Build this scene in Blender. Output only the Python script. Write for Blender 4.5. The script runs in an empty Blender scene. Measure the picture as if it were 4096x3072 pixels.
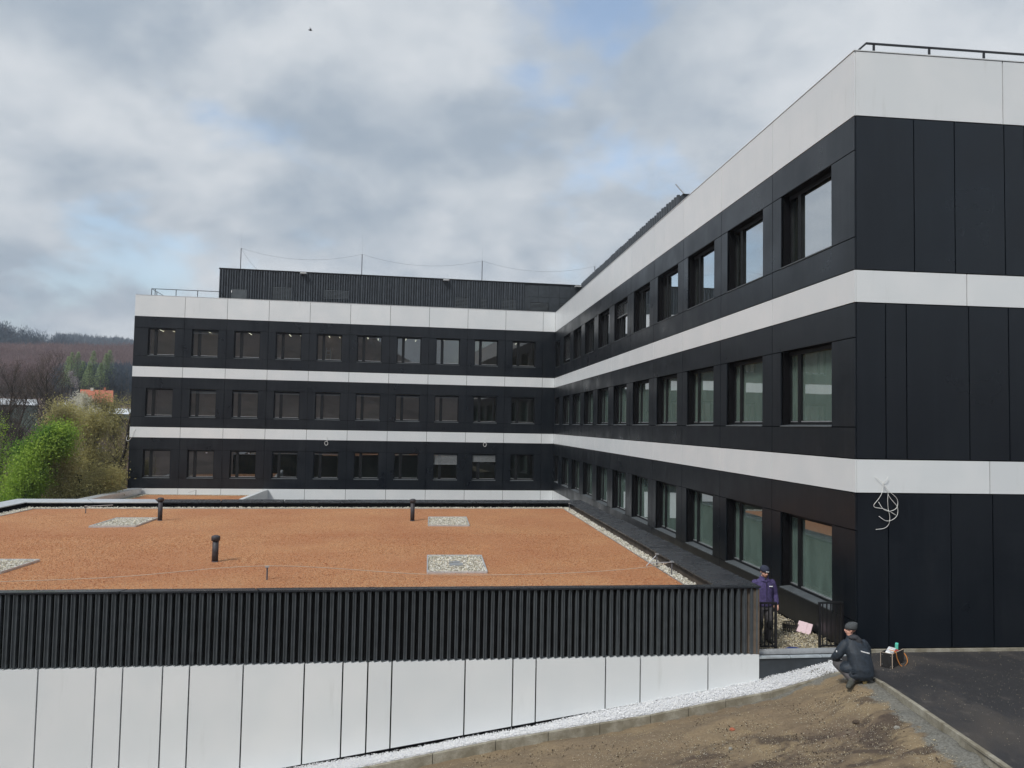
import bpy, bmesh, math, random
import numpy as np
from mathutils import Vector, Matrix
rnd = random.Random(7)
R = math.radians
S = bpy.context.scene
C = S.collection

# ------------------------------------------------------------------ camera
F_PX, PIT, YAW, ROL = 3202.83, 0.05132, 0.10214, 0.01914
CAM = Vector((-9.157, -58.511, 0.0))
fw = Vector((math.sin(YAW)*math.cos(PIT), math.cos(YAW)*math.cos(PIT), math.sin(PIT)))
r0 = Vector((math.cos(YAW), -math.sin(YAW), 0)); u0 = r0.cross(fw)
rt = r0*math.cos(ROL)+u0*math.sin(ROL); up = -r0*math.sin(ROL)+u0*math.cos(ROL)
cd = bpy.data.cameras.new('camera'); cam = bpy.data.objects.new('camera', cd); C.objects.link(cam)
cd.sensor_fit = 'HORIZONTAL'; cd.sensor_width = 36; cd.lens = 36*F_PX/4096
cd.clip_start = .1; cd.clip_end = 4000
cam.matrix_world = Matrix(((rt.x, up.x, -fw.x, CAM.x), (rt.y, up.y, -fw.y, CAM.y), (rt.z, up.z, -fw.z, CAM.z), (0, 0, 0, 1)))
S.camera = cam

# ------------------------------------------------------------------ world
SUN_EL, SUN_AZ = R(47), R(222)          # azimuth clockwise from +y: the sun stands behind and left of the camera
W = bpy.data.worlds.new('World'); S.world = W; W.use_nodes = True
nt = W.node_tree; nt.nodes.clear()
def wn(t, **k):
    n = nt.nodes.new(t)
    for a, b in k.items(): setattr(n, a, b)
    return n
def wl(a, b): nt.links.new(a, b)
out = wn('ShaderNodeOutputWorld'); bg = wn('ShaderNodeBackground'); wl(bg.outputs[0], out.inputs[0])
bg.inputs[1].default_value = 0.10
sky = wn('ShaderNodeTexSky', sky_type='NISHITA', sun_disc=False, sun_elevation=SUN_EL, sun_rotation=SUN_AZ, air_density=1.2, dust_density=1.5)
tc = wn('ShaderNodeTexCoord'); sep = wn('ShaderNodeSeparateXYZ'); wl(tc.outputs['Generated'], sep.inputs[0])
def wm(op, a, b=None, c=None, cl=False):
    n = wn('ShaderNodeMath', operation=op, use_clamp=cl)
    for i, v in enumerate((a, b, c)):
        if v is None: continue
        if hasattr(v, 'links'): wl(v, n.inputs[i])
        else: n.inputs[i].default_value = v
    return n.outputs[0]
zc = wm('ADD', wm('MAXIMUM', sep.outputs[2], 0.0), 0.42)
cmb = wn('ShaderNodeCombineXYZ'); wl(wm('DIVIDE', sep.outputs[0], zc), cmb.inputs[0]); wl(wm('DIVIDE', sep.outputs[1], zc), cmb.inputs[1])
mp = wn('ShaderNodeMapping'); wl(cmb.outputs[0], mp.inputs[0])
mp.inputs['Location'].default_value = (3.1, 1.7, 0); mp.inputs['Rotation'].default_value = (0, 0, R(28)); mp.inputs['Scale'].default_value = (1.0, 1.0, 1)
def wnoise(scale, det, rough, dist, off=0):
    m2 = wn('ShaderNodeMapping'); wl(mp.outputs[0], m2.inputs[0]); m2.inputs['Location'].default_value = (off, off*.7, off*.3)
    n = wn('ShaderNodeTexNoise'); wl(m2.outputs[0], n.inputs['Vector'])
    n.inputs['Scale'].default_value = scale; n.inputs['Detail'].default_value = det
    n.inputs['Roughness'].default_value = rough; n.inputs['Distortion'].default_value = dist
    return n.outputs[0]
def wramp(x, lo, hi):
    n = wn('ShaderNodeMapRange', clamp=True, interpolation_type='SMOOTHSTEP'); wl(x, n.inputs[0])
    n.inputs[1].default_value = lo; n.inputs[2].default_value = hi
    return n.outputs[0]
cov = wramp(wnoise(2.3, 8, .55, .3), .34, .47)              # cloud cover, thin gaps of blue
shade = wramp(wnoise(2.5, 8, .54, .25, 9.3), .38, .61)            # bright and dull parts of the cloud
fine = wramp(wnoise(8.5, 7, .55, .2, 4.1), .30, .68)
sh2 = wm('ADD', wm('MULTIPLY', shade, .66), wm('MULTIPLY', fine, .34))
mc = wn('ShaderNodeMix', data_type='RGBA'); wl(sh2, mc.inputs[0])
mc.inputs[6].default_value = (1.85, 2.2, 2.62, 1); mc.inputs[7].default_value = (3.5, 3.68, 3.88, 1)
ms = wn('ShaderNodeMix', data_type='RGBA'); wl(wm('ADD', wm('MULTIPLY', cov, .70), .30), ms.inputs[0])
wl(sky.outputs[0], ms.inputs[6]); wl(mc.outputs[2], ms.inputs[7]); wl(ms.outputs[2], bg.inputs[0])

sd = bpy.data.lights.new('sun', 'SUN'); sun = bpy.data.objects.new('sun', sd); C.objects.link(sun)
sd.energy = 1.5; sd.angle = R(11); sd.color = (1, .975, .93)
sv = Vector((math.sin(SUN_AZ)*math.cos(SUN_EL), math.cos(SUN_AZ)*math.cos(SUN_EL), math.sin(SUN_EL)))
sun.rotation_euler = sv.to_track_quat('Z', 'Y').to_euler()

S.view_settings.view_transform = 'Standard'; S.view_settings.look = 'None'
S.view_settings.gamma = 1; S.view_settings.use_curve_mapping = False
S.view_settings.exposure = 1.0
S.cycles.max_bounces = 8; S.cycles.transparent_max_bounces = 12; S.cycles.caustics_reflective = False; S.cycles.caustics_refractive = False
S.cycles.volume_bounces = 0

# ------------------------------------------------------------------ materials
class MatB:
    def __init__(s, name, col=(.5, .5, .5), rough=.6, metal=0, spec=.5):
        s.m = bpy.data.materials.new(name); s.m.use_nodes = True; s.t = s.m.node_tree
        s.b = s.t.nodes['Principled BSDF']; s.pos = None
        s.b.inputs['Base Color'].default_value = (*col, 1); s.b.inputs['Roughness'].default_value = rough
        s.b.inputs['Metallic'].default_value = metal; s.b.inputs['Specular IOR Level'].default_value = spec
    def n(s, t, **k):
        x = s.t.nodes.new(t)
        for a, b in k.items(): setattr(x, a, b)
        return x
    def l(s, a, b): s.t.links.new(a, b)
    def P(s, scale=(1, 1, 1)):
        g = s.n('ShaderNodeNewGeometry'); m = s.n('ShaderNodeMapping'); s.l(g.outputs['Position'], m.inputs[0]); m.inputs['Scale'].default_value = scale
        return m.outputs[0]
    def noise(s, scale, det=4, rough=.5, sc=(1, 1, 1), dist=0):
        x = s.n('ShaderNodeTexNoise'); s.l(s.P(sc), x.inputs['Vector'])
        x.inputs['Scale'].default_value = scale; x.inputs['Detail'].default_value = det; x.inputs['Roughness'].default_value = rough; x.inputs['Distortion'].default_value = dist
        return x.outputs[0]
    def vor(s, scale, sc=(1, 1, 1), out='Color'):
        x = s.n('ShaderNodeTexVoronoi'); s.l(s.P(sc), x.inputs['Vector']); x.inputs['Scale'].default_value = scale
        return x.outputs[out]
    def rng(s, x, lo, hi, a=0, b=1, smooth=True):
        m = s.n('ShaderNodeMapRange', clamp=True)
        if smooth: m.interpolation_type = 'SMOOTHSTEP'
        s.l(x, m.inputs[0]); m.inputs[1].default_value = lo; m.inputs[2].default_value = hi; m.inputs[3].default_value = a; m.inputs[4].default_value = b
        return m.outputs[0]
    def mix(s, f, a, b, bt='MIX'):
        m = s.n('ShaderNodeMix', data_type='RGBA', blend_type=bt)
        for i, v in ((0, f), (6, a), (7, b)):
            if hasattr(v, 'links'): s.l(v, m.inputs[i])
            elif i == 0: m.inputs[0].default_value = v
            else: m.inputs[i].default_value = (*v, 1)
        return m.outputs[2]
    def math(s, op, a, b):
        m = s.n('ShaderNodeMath', operation=op)
        for i, v in enumerate((a, b)):
            if hasattr(v, 'links'): s.l(v, m.inputs[i])
            else: m.inputs[i].default_value = v
        return m.outputs[0]
    def rand(s): return s.n('ShaderNodeObjectInfo').outputs['Random']
    def isl(s): return s.n('ShaderNodeNewGeometry').outputs['Random Per Island']
    def col(s, x): s.l(x, s.b.inputs['Base Color']); return s
    def rgh(s, x): s.l(x, s.b.inputs['Roughness']); return s
    def bump(s, x, st=.3, d=.02):
        b = s.n('ShaderNodeBump'); s.l(x, b.inputs['Height']); b.inputs['Strength'].default_value = st; b.inputs['Distance'].default_value = d
        s.l(b.outputs[0], s.b.inputs['Normal']); return s

def m_white():
    m = MatB('white_facade_panel', rough=.38)
    a = m.noise(.9, 3, .5); b = m.noise(5, 5, .6, (1, 1, .15))
    c = m.mix(m.rng(a, .35, .7), (.70, .73, .74), (.745, .765, .77))
    c = m.mix(m.rng(b, .58, .8, 0, .25), c, (.45, .46, .44))
    c = m.mix(m.rng(m.rand(), 0, 1, 0, .16), c, (.5, .52, .54))
    return m.col(c).rgh(m.rng(b, .3, .7, .32, .45)).bump(m.noise(1.3, 1), .05, .03).m
def m_dark(nm='black_facade_panel', hi=(.0110, .0140, .0180)):
    m = MatB(nm, rough=.34, spec=.5)
    s = m.noise(7, 5, .65, (1, 1, .05)); a = m.noise(.7, 4, .55)
    dust = m.noise(2.0, 4, .6, (1, 1, .5))
    c = m.mix(m.rng(s, .44, .76), (.0020, .0045, .0085), hi)
    c = m.mix(m.rng(dust, .5, .8, 0, .25), c, (.013, .0145, .016))
    c = m.mix(m.rng(m.rand(), 0, 1, 0, .25), c, (.007, .009, .012))
    return m.col(c).rgh(m.rng(a, .3, .7, .27, .42)).bump(m.noise(.8, 1), .06, .03).m
def plain(name, col, rough=.6, metal=0, var=.15, sc=6, bump=0, spec=.5):
    m = MatB(name, col, rough, metal, spec)
    lo = tuple(c*(1-var) for c in col); hi = tuple(min(1, c*(1+var)) for c in col)
    x = m.noise(sc, 5, .6)
    m.col(m.mix(m.rng(x, .3, .7), lo, hi))
    if bump: m.bump(x, bump, .01)
    return m.m
M = {}
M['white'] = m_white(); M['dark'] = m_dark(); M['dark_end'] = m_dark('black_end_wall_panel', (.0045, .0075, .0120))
M['frame'] = plain('dark_window_frame', (.008, .009, .010), .5, spec=.25)
M['wall'] = plain('dark_wall', (.004, .004, .005), .8, spec=.1)
M['fin'] = plain('anthracite_fin', (.085, .096, .104), .5, 0, .15, 4, spec=.25)
M['fin2'] = plain('anthracite_cladding', (.034, .041, .048), .45, 0, .2, 3)
M['black'] = plain('black_membrane', (.004, .004, .005), .8)
M['metal'] = plain('galvanised_metal', (.45, .46, .47), .4, .7, .1, 8)
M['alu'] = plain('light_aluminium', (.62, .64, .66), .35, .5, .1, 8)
M['room'] = plain('room_wall', (.32, .23, .13), .8, 0, .12, .5)
M['room2'] = plain('room_wall_timber', (.17, .09, .045), .8, 0, .3, 1.5)
M['room3'] = plain('room_wall_grey', (.26, .27, .24), .8, 0, .1, .5)
M['slab'] = plain('room_ceiling', (.30, .29, .27), .8, 0, .1, .5)
M['blind'] = plain('blind_slat', (.36, .38, .39), .35, .3)
M['conc'] = plain('concrete', (.26, .25, .22), .85, 0, .2, 9, .4)
M['steel'] = plain('black_railing', (.012, .012, .014), .4)
def m_coping():
    m = MatB('coping_sheet', rough=.3, metal=.0, spec=.28)
    a = m.noise(1.5, 5, .6); b = m.noise(14, 4, .6)
    c = m.mix(m.rng(a, .45, .7), (.020, .023, .028), (.028, .031, .036))
    c = m.mix(m.rng(b, .72, .78, 0, .15), c, (.12, .12, .12))
    return m.col(c).rgh(m.rng(a, .35, .65, .2, .32)).bump(a, .08, .03).m
M['coping'] = m_coping(); M['clad'] = plain('plant_room_cladding', (.058, .068, .080), .5, 0, .2, 3, spec=.3)
M['brownwall'] = plain('stained_upstand', (.085, .066, .050), .85, 0, .4, 2, .3)
def m_kerb():
    m = MatB('kerb_concrete', rough=.85)
    a = m.noise(3, 6, .65); b = m.noise(40, 3, .6)
    c = m.mix(m.rng(a, .35, .7), (.19, .17, .125), (.36, .34, .28))
    c = m.mix(m.rng(b, .4, .7, 0, .3), c, (.13, .115, .08))
    return m.col(c).bump(b, .3, .01).m
M['kerb'] = m_kerb()
def m_sub():
    m = MatB('red_brick_chip_substrate', rough=.9)
    v = m.vor(52); f = m.noise(.35, 5, .6); g = m.noise(2.2, 4, .6); k = m.noise(60, 3, .7)
    sp = m.n('ShaderNodeSeparateColor'); m.l(v, sp.inputs[0])
    c = m.mix(sp.outputs[0], (.47, .195, .074), (.72, .37, .165))
    c = m.mix(m.rng(sp.outputs[1], .86, .97), c, (.66, .46, .29))
    c = m.mix(m.rng(sp.outputs[2], .8, .95, 0, .8), c, (.16, .06, .028))
    c = m.mix(m.rng(f, .35, .7, 0, .45), c, (.42, .145, .058))
    c = m.mix(m.rng(g, .5, .8, 0, .3), c, (.56, .26, .12))
    return m.col(c).bump(m.math('ADD', m.vor(52, out='Distance'), k), .9, .03).m
M['sub'] = m_sub()
def m_peb(name, cols, base=.5):
    m = MatB(name, rough=.8)
    r = m.isl(); ra = m.n('ShaderNodeValToRGB'); m.l(r, ra.inputs[0]); el = ra.color_ramp.elements; ra.color_ramp.interpolation = 'CONSTANT'
    while len(el) < len(cols): el.new(.5)
    for i, c in enumerate(cols): el[i].position = i/len(cols); el[i].color = (*c, 1)
    return m.col(ra.outputs[0]).bump(m.noise(50, 3), .3, .005).m
M['pebble'] = m_peb('river_gravel', [(.36, .31, .20), (.50, .44, .31), (.28, .24, .17), (.60, .55, .43), (.40, .36, .28), (.20, .17, .12), (.55, .47, .30), (.46, .43, .36)])
M['pale_pebble'] = m_peb('pale_roof_gravel', [(.56, .53, .44), (.70, .67, .58), (.44, .41, .32), (.78, .75, .68), (.60, .57, .50), (.34, .31, .25), (.72, .66, .52), (.64, .62, .57)])
M['marble'] = m_peb('white_marble_chippings', [(.86, .87, .88), (.80, .81, .84), (.90, .90, .90), (.74, .75, .78), (.86, .86, .85)])
M['chip'] = m_peb('brick_chips', [(.46, .17, .06), (.34, .11, .04), (.58, .25, .10), (.66, .42, .25), (.30, .09, .035), (.52, .20, .075), (.42, .14, .05)])
def m_gravelbed(name, a, b):
    m = MatB(name, rough=.9); v = m.vor(26); sp = m.n('ShaderNodeSeparateColor'); m.l(v, sp.inputs[0])
    return m.col(m.mix(sp.outputs[0], a, b)).bump(m.vor(26, out='Distance'), .8, .03).m
M['pebbed'] = m_gravelbed('gravel_bed', (.14, .12, .08), (.36, .31, .22))
M['palebed'] = m_gravelbed('pale_gravel_bed', (.26, .24, .19), (.55, .52, .44))
M['marbed'] = m_gravelbed('white_chip_bed', (.5, .51, .53), (.78, .79, .8))
def m_earth():
    m = MatB('bare_earth', rough=.92)
    a = m.noise(.55, 6, .62, (1, .8, 1), .5); b = m.noise(3.0, 7, .7); f = m.noise(26, 5, .7); w = m.noise(1.4, 5, .6, (.6, 1.6, 1), .8)
    c = m.mix(m.rng(a, .38, .60), (.24, .18, .105), (.11, .078, .055))
    c = m.mix(m.rng(w, .46, .58, 0, .85), c, (.058, .040, .030))
    c = m.mix(m.rng(b, .52, .72, 0, .6), c, (.24, .18, .095))
    c = m.mix(m.rng(f, .56, .75, 0, .45), c, (.25, .20, .13))
    c = m.mix(m.rng(f, .25, .48, .7, 0), c, (.03, .022, .016))
    pk = m.vor(17); ps = m.n('ShaderNodeSeparateColor'); m.l(pk, ps.inputs[0]); c = m.mix(m.rng(ps.outputs[0], .95, .97, 0, .25), c, (.30, .27, .20))
    gy = m.n('ShaderNodeNewGeometry'); gs = m.n('ShaderNodeSeparateXYZ'); m.l(gy.outputs['Position'], gs.inputs[0])
    sy = m.math('ADD', gs.outputs[1], m.math('MULTIPLY', m.math('SUBTRACT', a, .5), 3.4))
    c = m.mix(m.rng(sy, -45.2, -44.2, 0, .6), c, m.mix(m.rng(f, .3, .7), (.20, .145, .085), (.30, .225, .135)))
    # mortar haunch along the asphalt kerb and along the gravel kerb
    g = m.n('ShaderNodeNewGeometry'); sp = m.n('ShaderNodeSeparateXYZ'); m.l(g.outputs['Position'], sp.inputs[0])
    yk = m.math('ADD', sp.outputs[0], m.math('MULTIPLY', m.math('ADD', sp.outputs[1], 43.0), -.11))    # x of the kerb line along y
    d1 = m.math('SUBTRACT', -.42, yk)
    d1 = m.math('ADD', d1, m.math('MULTIPLY', m.math('SUBTRACT', b, .5), -1.0))
    k1 = m.rng(d1, .38, .52, 1, 0)
    d2 = m.math('SUBTRACT', m.math('MULTIPLY', m.math('ADD', sp.outputs[1], 42.62), -1), m.math('MULTIPLY', sp.outputs[0], .0335))
    d2 = m.math('ADD', d2, m.math('MULTIPLY', m.math('SUBTRACT', b, .5), -.9))
    k2 = m.rng(d2, .16, .34, 1, 0)
    gcol = m.mix(m.rng(f, .3, .7), (.10, .10, .085), (.22, .22, .20))
    c = m.mix(m.math('MULTIPLY', m.math('MAXIMUM', k1, k2), .9), c, gcol)
    h = m.math('ADD', m.math('MULTIPLY', b, .6), m.math('MULTIPLY', f, .5))
    return m.col(c).bump(h, .8, .05).m
M['earth'] = m_earth()
def m_asph():
    m = MatB('asphalt', rough=.8)
    a = m.noise(.8, 6, .65, (1, .5, 1), .6); f = m.noise(70, 3, .7); b = m.noise(3.2, 6, .7, (1, .6, 1)); v = m.vor(22)
    sp = m.n('ShaderNodeSeparateColor'); m.l(v, sp.inputs[0])
    c = m.mix(m.rng(f, .3, .75), (.015, .015, .017), (.048, .046, .048))
    c = m.mix(m.rng(a, .48, .68, 0, .45), c, (.085, .070, .056))
    c = m.mix(m.rng(b, .56, .72, 0, .5), c, (.13, .115, .10))
    return m.col(c).rgh(m.rng(a, .4, .7, .6, .9)).bump(f, .6, .015).m
M['asph'] = m_asph()
def m_grass():
    m = MatB('valley_ground', rough=.95); a = m.noise(.03, 6, .6)
    return m.col(m.mix(m.rng(a, .35, .65), (.045, .060, .025), (.090, .075, .045))).m
M['grass'] = m_grass()
def m_hill():
    m = MatB('wooded_hill_ground', rough=.95); a = m.noise(.12, 8, .8)
    return m.col(m.mix(m.rng(a, .35, .65), (.045, .032, .028), (.19, .135, .115))).m
M['hill'] = m_hill()
def m_leaf(name, a, b, c=None):
    m = MatB(name, rough=.6)
    x = m.mix(m.isl(), a, b)
    if c: x = m.mix(m.rng(m.noise(.35, 3), .45, .65), x, c)
    m.col(x); tl = m.n('ShaderNodeBsdfTranslucent'); m.l(x, tl.inputs[0]); mx = m.n('ShaderNodeMixShader'); mx.inputs[0].default_value = .48
    m.l(m.b.outputs[0], mx.inputs[1]); m.l(tl.outputs[0], mx.inputs[2]); m.l(mx.outputs[0], m.t.nodes['Material Output'].inputs[0]); m.b.inputs['Specular IOR Level'].default_value = .2
    return m.m
M['leaf_green'] = m_leaf('fresh_green_leaves', (.25, .39, .055), (.42, .58, .10), (.13, .26, .045))
M['leaf_olive'] = m_leaf('young_olive_leaves', (.36, .33, .13), (.58, .53, .24), (.24, .22, .12))
M['bare_twigs'] = m_leaf('bare_brown_twigs', (.13, .098, .085), (.22, .17, .14))
M['leaf_dark'] = m_leaf('ivy_leaves', (.02, .035, .012), (.035, .055, .02))
M['leaf_white'] = m_leaf('white_blossom', (.62, .60, .50), (.80, .78, .68), (.40, .42, .26))
M['leaf_pink'] = m_leaf('pinkish_blossom', (.34, .30, .32), (.45, .42, .43))
M['leaf_larch'] = m_leaf('larch_needles', (.28, .36, .18), (.40, .50, .25))
M['twig_far'] = m_leaf('bare_crown_twigs', (.19, .135, .14), (.32, .235, .215), (.23, .155, .16))
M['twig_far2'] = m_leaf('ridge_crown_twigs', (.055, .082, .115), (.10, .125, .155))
M['bark'] = plain('bark', (.055, .045, .035), .9, 0, .3, 3)
M['bark2'] = plain('pale_bark', (.11, .10, .09), .9, 0, .3, 3)
M['roof_tile'] = plain('red_roof_tiles', (.42, .13, .07), .8, 0, .15, 2)
M['render'] = plain('cream_render', (.60, .58, .50), .8, 0, .05, 2)
M['hallroof'] = plain('pale_sheet_roof', (.60, .64, .66), .5, 0, .08, .5)
M['hallwall'] = plain('pale_green_wall', (.16, .22, .19), .7, 0, .15, .4)
M['orange'] = plain('orange_strap', (.62, .24, .05), .7)
M['red'] = plain('red_cloth', (.42, .05, .04), .7)
M['mint'] = plain('mint_plastic', (.12, .60, .46), .5)
M['paper'] = plain('light_tools', (.55, .56, .57), .5, 0, .4, 30)
M['film'] = plain('black_plywood', (.020, .019, .019), .5)
M['ply'] = plain('plywood_edge', (.45, .36, .28), .7)
M['pink'] = plain('pale_pink_foam', (.66, .50, .53), .7, 0, .06, 30)
M['skin'] = plain('skin', (.66, .36, .27), .55, 0, .08, 40)
M['beard'] = plain('ginger_beard', (.17, .075, .035), .8)
M['fleece'] = plain('violet_fleece', (.060, .045, .13), .9, 0, .3, 22, .8)
M['navyhat'] = plain('navy_knit', (.022, .027, .050), .9, 0, .2, 60, .5)
M['greyhat'] = plain('grey_knit', (.060, .066, .070), .9, 0, .2, 60, .5)
M['coat'] = plain('navy_coat', (.014, .022, .033), .65, 0, .35, 14, .9)
M['coathood'] = plain('charcoal_hood', (.030, .032, .038), .8, 0, .3, 14, .8)
M['trouser'] = plain('charcoal_trousers', (.070, .066, .070), .8, 0, .25, 20, .6)
M['kneepad'] = plain('black_cloth', (.010, .010, .011), .8)
M['boot'] = plain('grey_boots', (.060, .062, .052), .8, 0, .35, 30, .5)
M['sole'] = plain('tan_sole', (.20, .15, .06), .8, 0, .2, 30)
M['print'] = plain('white_print', (.80, .80, .80), .6)
M['shirt'] = plain('dark_shirt', (.02, .03, .045), .8)
M['cable'] = plain('white_cable', (.75, .75, .72), .5)
M['wire'] = plain('grey_wire', (.10, .10, .11), .5)
M['pipe'] = plain('grey_plastic_pipe', (.040, .038, .045), .6)
M['blue'] = plain('blue_plastic', (.02, .04, .16), .5)
M['zinc'] = plain('wet_zinc_flashing', (.42, .47, .50), .3, .2, .2, 5)
M['shade'] = plain('lamp_housing', (.55, .56, .56), .4)
M['bird'] = plain('dark_feathers', (.02, .02, .02), .8)
def m_lamp():
    m = MatB('lit_tube', (1, 1, 1)); m.b.inputs['Emission Color'].default_value = (1, .86, .66, 1); m.b.inputs['Emission Strength'].default_value = .9
    return m.m
M['lamp'] = m_lamp()
def m_glass(nm='window_glass', ior=2.0, dc=(.13, .15, .12), d0=.01, d1=.12, fk=1.4):
    m = MatB(nm); t = m.t; t.nodes.remove(m.b)
    gl = m.n('ShaderNodeBsdfGlossy'); gl.inputs['Roughness'].default_value = .015; gl.inputs['Color'].default_value = (.93, .97, 1, 1)
    bm = m.n('ShaderNodeBump'); m.l(m.noise(.9, 2), bm.inputs['Height']); bm.inputs['Strength'].default_value = .018; bm.inputs['Distance'].default_value = .04
    m.l(bm.outputs[0], gl.inputs['Normal'])
    tr = m.n('ShaderNodeBsdfTransparent'); tr.inputs['Color'].default_value = (.56, .66, .62, 1)
    df = m.n('ShaderNodeBsdfDiffuse'); df.inputs['Color'].default_value = (*dc, 1)
    dirt = m.rng(m.noise(3, 6, .7, (1, 1, .35)), .35, .85, d0, d1)
    m1 = m.n('ShaderNodeMixShader'); m.l(dirt, m1.inputs[0]); m.l(tr.outputs[0], m1.inputs[1]); m.l(df.outputs[0], m1.inputs[2])
    fr = m.n('ShaderNodeFresnel'); fr.inputs['IOR'].default_value = ior
    fac = m.math('ADD', m.math('MULTIPLY', fr.outputs[0], fk), .02)
    m2 = m.n('ShaderNodeMixShader'); m.l(fac, m2.inputs[0]); m.l(m1.outputs[0], m2.inputs[1]); m.l(gl.outputs[0], m2.inputs[2])
    m.l(m2.outputs[0], t.nodes['Material Output'].inputs[0])
    return m.m
M['glass'] = m_glass()
M['glass_side'] = m_glass('side_wing_glass', 2.7, (.15, .20, .17), .08, .3, 2.3)
M['glass_film'] = m_glass('film_covered_glass', 2.3, (.30, .43, .37), .40, .66, 1.5)

# ------------------------------------------------------------------ mesh helpers
def mk(name, V, Fc, mat, parent=None, smooth=False):
    me = bpy.data.meshes.new(name); me.from_pydata([tuple(v) for v in V], [], [tuple(f) for f in Fc])
    mats = mat if isinstance(mat, (list, tuple)) else [mat]
    for m in mats: me.materials.append(M[m])
    me.update()
    if smooth: me.polygons.foreach_set('use_smooth', [True]*len(me.polygons))
    o = bpy.data.objects.new(name, me); C.objects.link(o)
    if parent: o.parent = parent
    return o
def tag(o, label=None, cat=None, group=None, kind=None):
    if label: o['label'] = label
    if cat: o['category'] = cat
    if group: o['group'] = group
    if kind: o['kind'] = kind
    return o
def empty(name, loc, rz=0, label=None, cat=None, group=None):
    o = bpy.data.objects.new(name, None); C.objects.link(o); o.location = loc; o.rotation_euler = (0, 0, rz); o.empty_display_size = .2
    return tag(o, label, cat, group)
UB = {}
CUBE_V = [(x, y, z) for z in (-.5, .5) for y in (-.5, .5) for x in (-.5, .5)]
CUBE_F = [(0, 2, 3, 1), (4, 5, 7, 6), (0, 1, 5, 4), (2, 6, 7, 3), (0, 4, 6, 2), (1, 3, 7, 5)]
def ubox(name, mat, x0, x1, y0, y1, z0, z1, parent, tilt=0):
    if mat not in UB:
        me = bpy.data.meshes.new('unit_box'); me.from_pydata(CUBE_V, [], CUBE_F); me.materials.append(M[mat]); UB[mat] = me
    o = bpy.data.objects.new(name, UB[mat]); C.objects.link(o); o.parent = parent
    o.location = ((x0+x1)/2, (y0+y1)/2, (z0+z1)/2); o.scale = (x1-x0, y1-y0, z1-z0)
    if tilt: o.rotation_euler = (rnd.uniform(-tilt, tilt), 0, rnd.uniform(-tilt, tilt)*.5)
    return o
class MB:
    def __init__(s): s.V = []; s.F = []
    def box(s, x0, x1, y0, y1, z0, z1):
        n = len(s.V)
        s.V += [(x, y, z) for z in (z0, z1) for y in (y0, y1) for x in (x0, x1)]
        s.F += [tuple(n+i for i in f) for f in CUBE_F]; return s
    def poly(s, pts):
        n = len(s.V); s.V += [tuple(p) for p in pts]; s.F.append(tuple(range(n, n+len(pts)))); return s
    def prism(s, pts, d):                       # extrude polygon pts by vector d
        n = len(s.V); k = len(pts); s.V += [tuple(p) for p in pts]+[tuple(Vector(p)+Vector(d)) for p in pts]
        s.F.append(tuple(range(n, n+k))[::-1]); s.F.append(tuple(range(n+k, n+2*k)))
        for i in range(k): j = (i+1) % k; s.F.append((n+i, n+j, n+k+j, n+k+i))
        return s
    def tube(s, pts, rads, k=8, cap=True):
        pts = [Vector(p) for p in pts]
        if not hasattr(rads, '__len__'): rads = [rads]*len(pts)
        n0 = len(s.V); prev = None
        for i, p in enumerate(pts):
            t = (pts[min(i+1, len(pts)-1)]-pts[max(i-1, 0)]).normalized()
            a = prev if prev is not None else (Vector((0, 0, 1)) if abs(t.z) < .9 else Vector((1, 0, 0)))
            u = (a-t*a.dot(t)).normalized(); prev = u; v = t.cross(u)
            for j in range(k):
                th = 2*math.pi*j/k; s.V.append(tuple(p+(u*math.cos(th)+v*math.sin(th))*rads[i]))
        for i in range(len(pts)-1):
            for j in range(k):
                a = n0+i*k+j; b = n0+i*k+(j+1) % k; s.F.append((a, b, b+k, a+k))
        if cap: s.F.append(tuple(n0+j for j in range(k))[::-1]); s.F.append(tuple(n0+(len(pts)-1)*k+j for j in range(k)))
        return s
    def ell(s, c, r, seg=12, ring=8, jit=0):
        n0 = len(s.V)
        for i in range(ring+1):
            ph = math.pi*i/ring
            for j in range(seg):
                th = 2*math.pi*j/seg; q = 1+rnd.uniform(-jit, jit)
                s.V.append((c[0]+r[0]*math.sin(ph)*math.cos(th)*q, c[1]+r[1]*math.sin(ph)*math.sin(th)*q, c[2]+r[2]*math.cos(ph)*q))
        for i in range(ring):
            for j in range(seg):
                a = n0+i*seg+j; b = n0+i*seg+(j+1) % seg; s.F.append((a, a+seg, b+seg, b))
        return s
    def xf(s, f, n0=0): s.V = s.V[:n0]+[tuple(f(Vector(v))) for v in s.V[n0:]]; return s
    def mk(s, name, mat, parent=None, smooth=False): return mk(name, s.V, s.F, mat, parent, smooth)
def smooth_path(P, n=6):
    P = [Vector(p) for p in P]; out = []
    for i in range(len(P)-1):
        a, b, c, d = P[max(i-1, 0)], P[i], P[i+1], P[min(i+2, len(P)-1)]
        for k in range(n):
            t = k/n
            out.append(.5*((2*b)+(c-a)*t+(2*a-5*b+4*c-d)*t*t+(3*b-a-3*c+d)*t**3))
    return out+[P[-1]]

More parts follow.
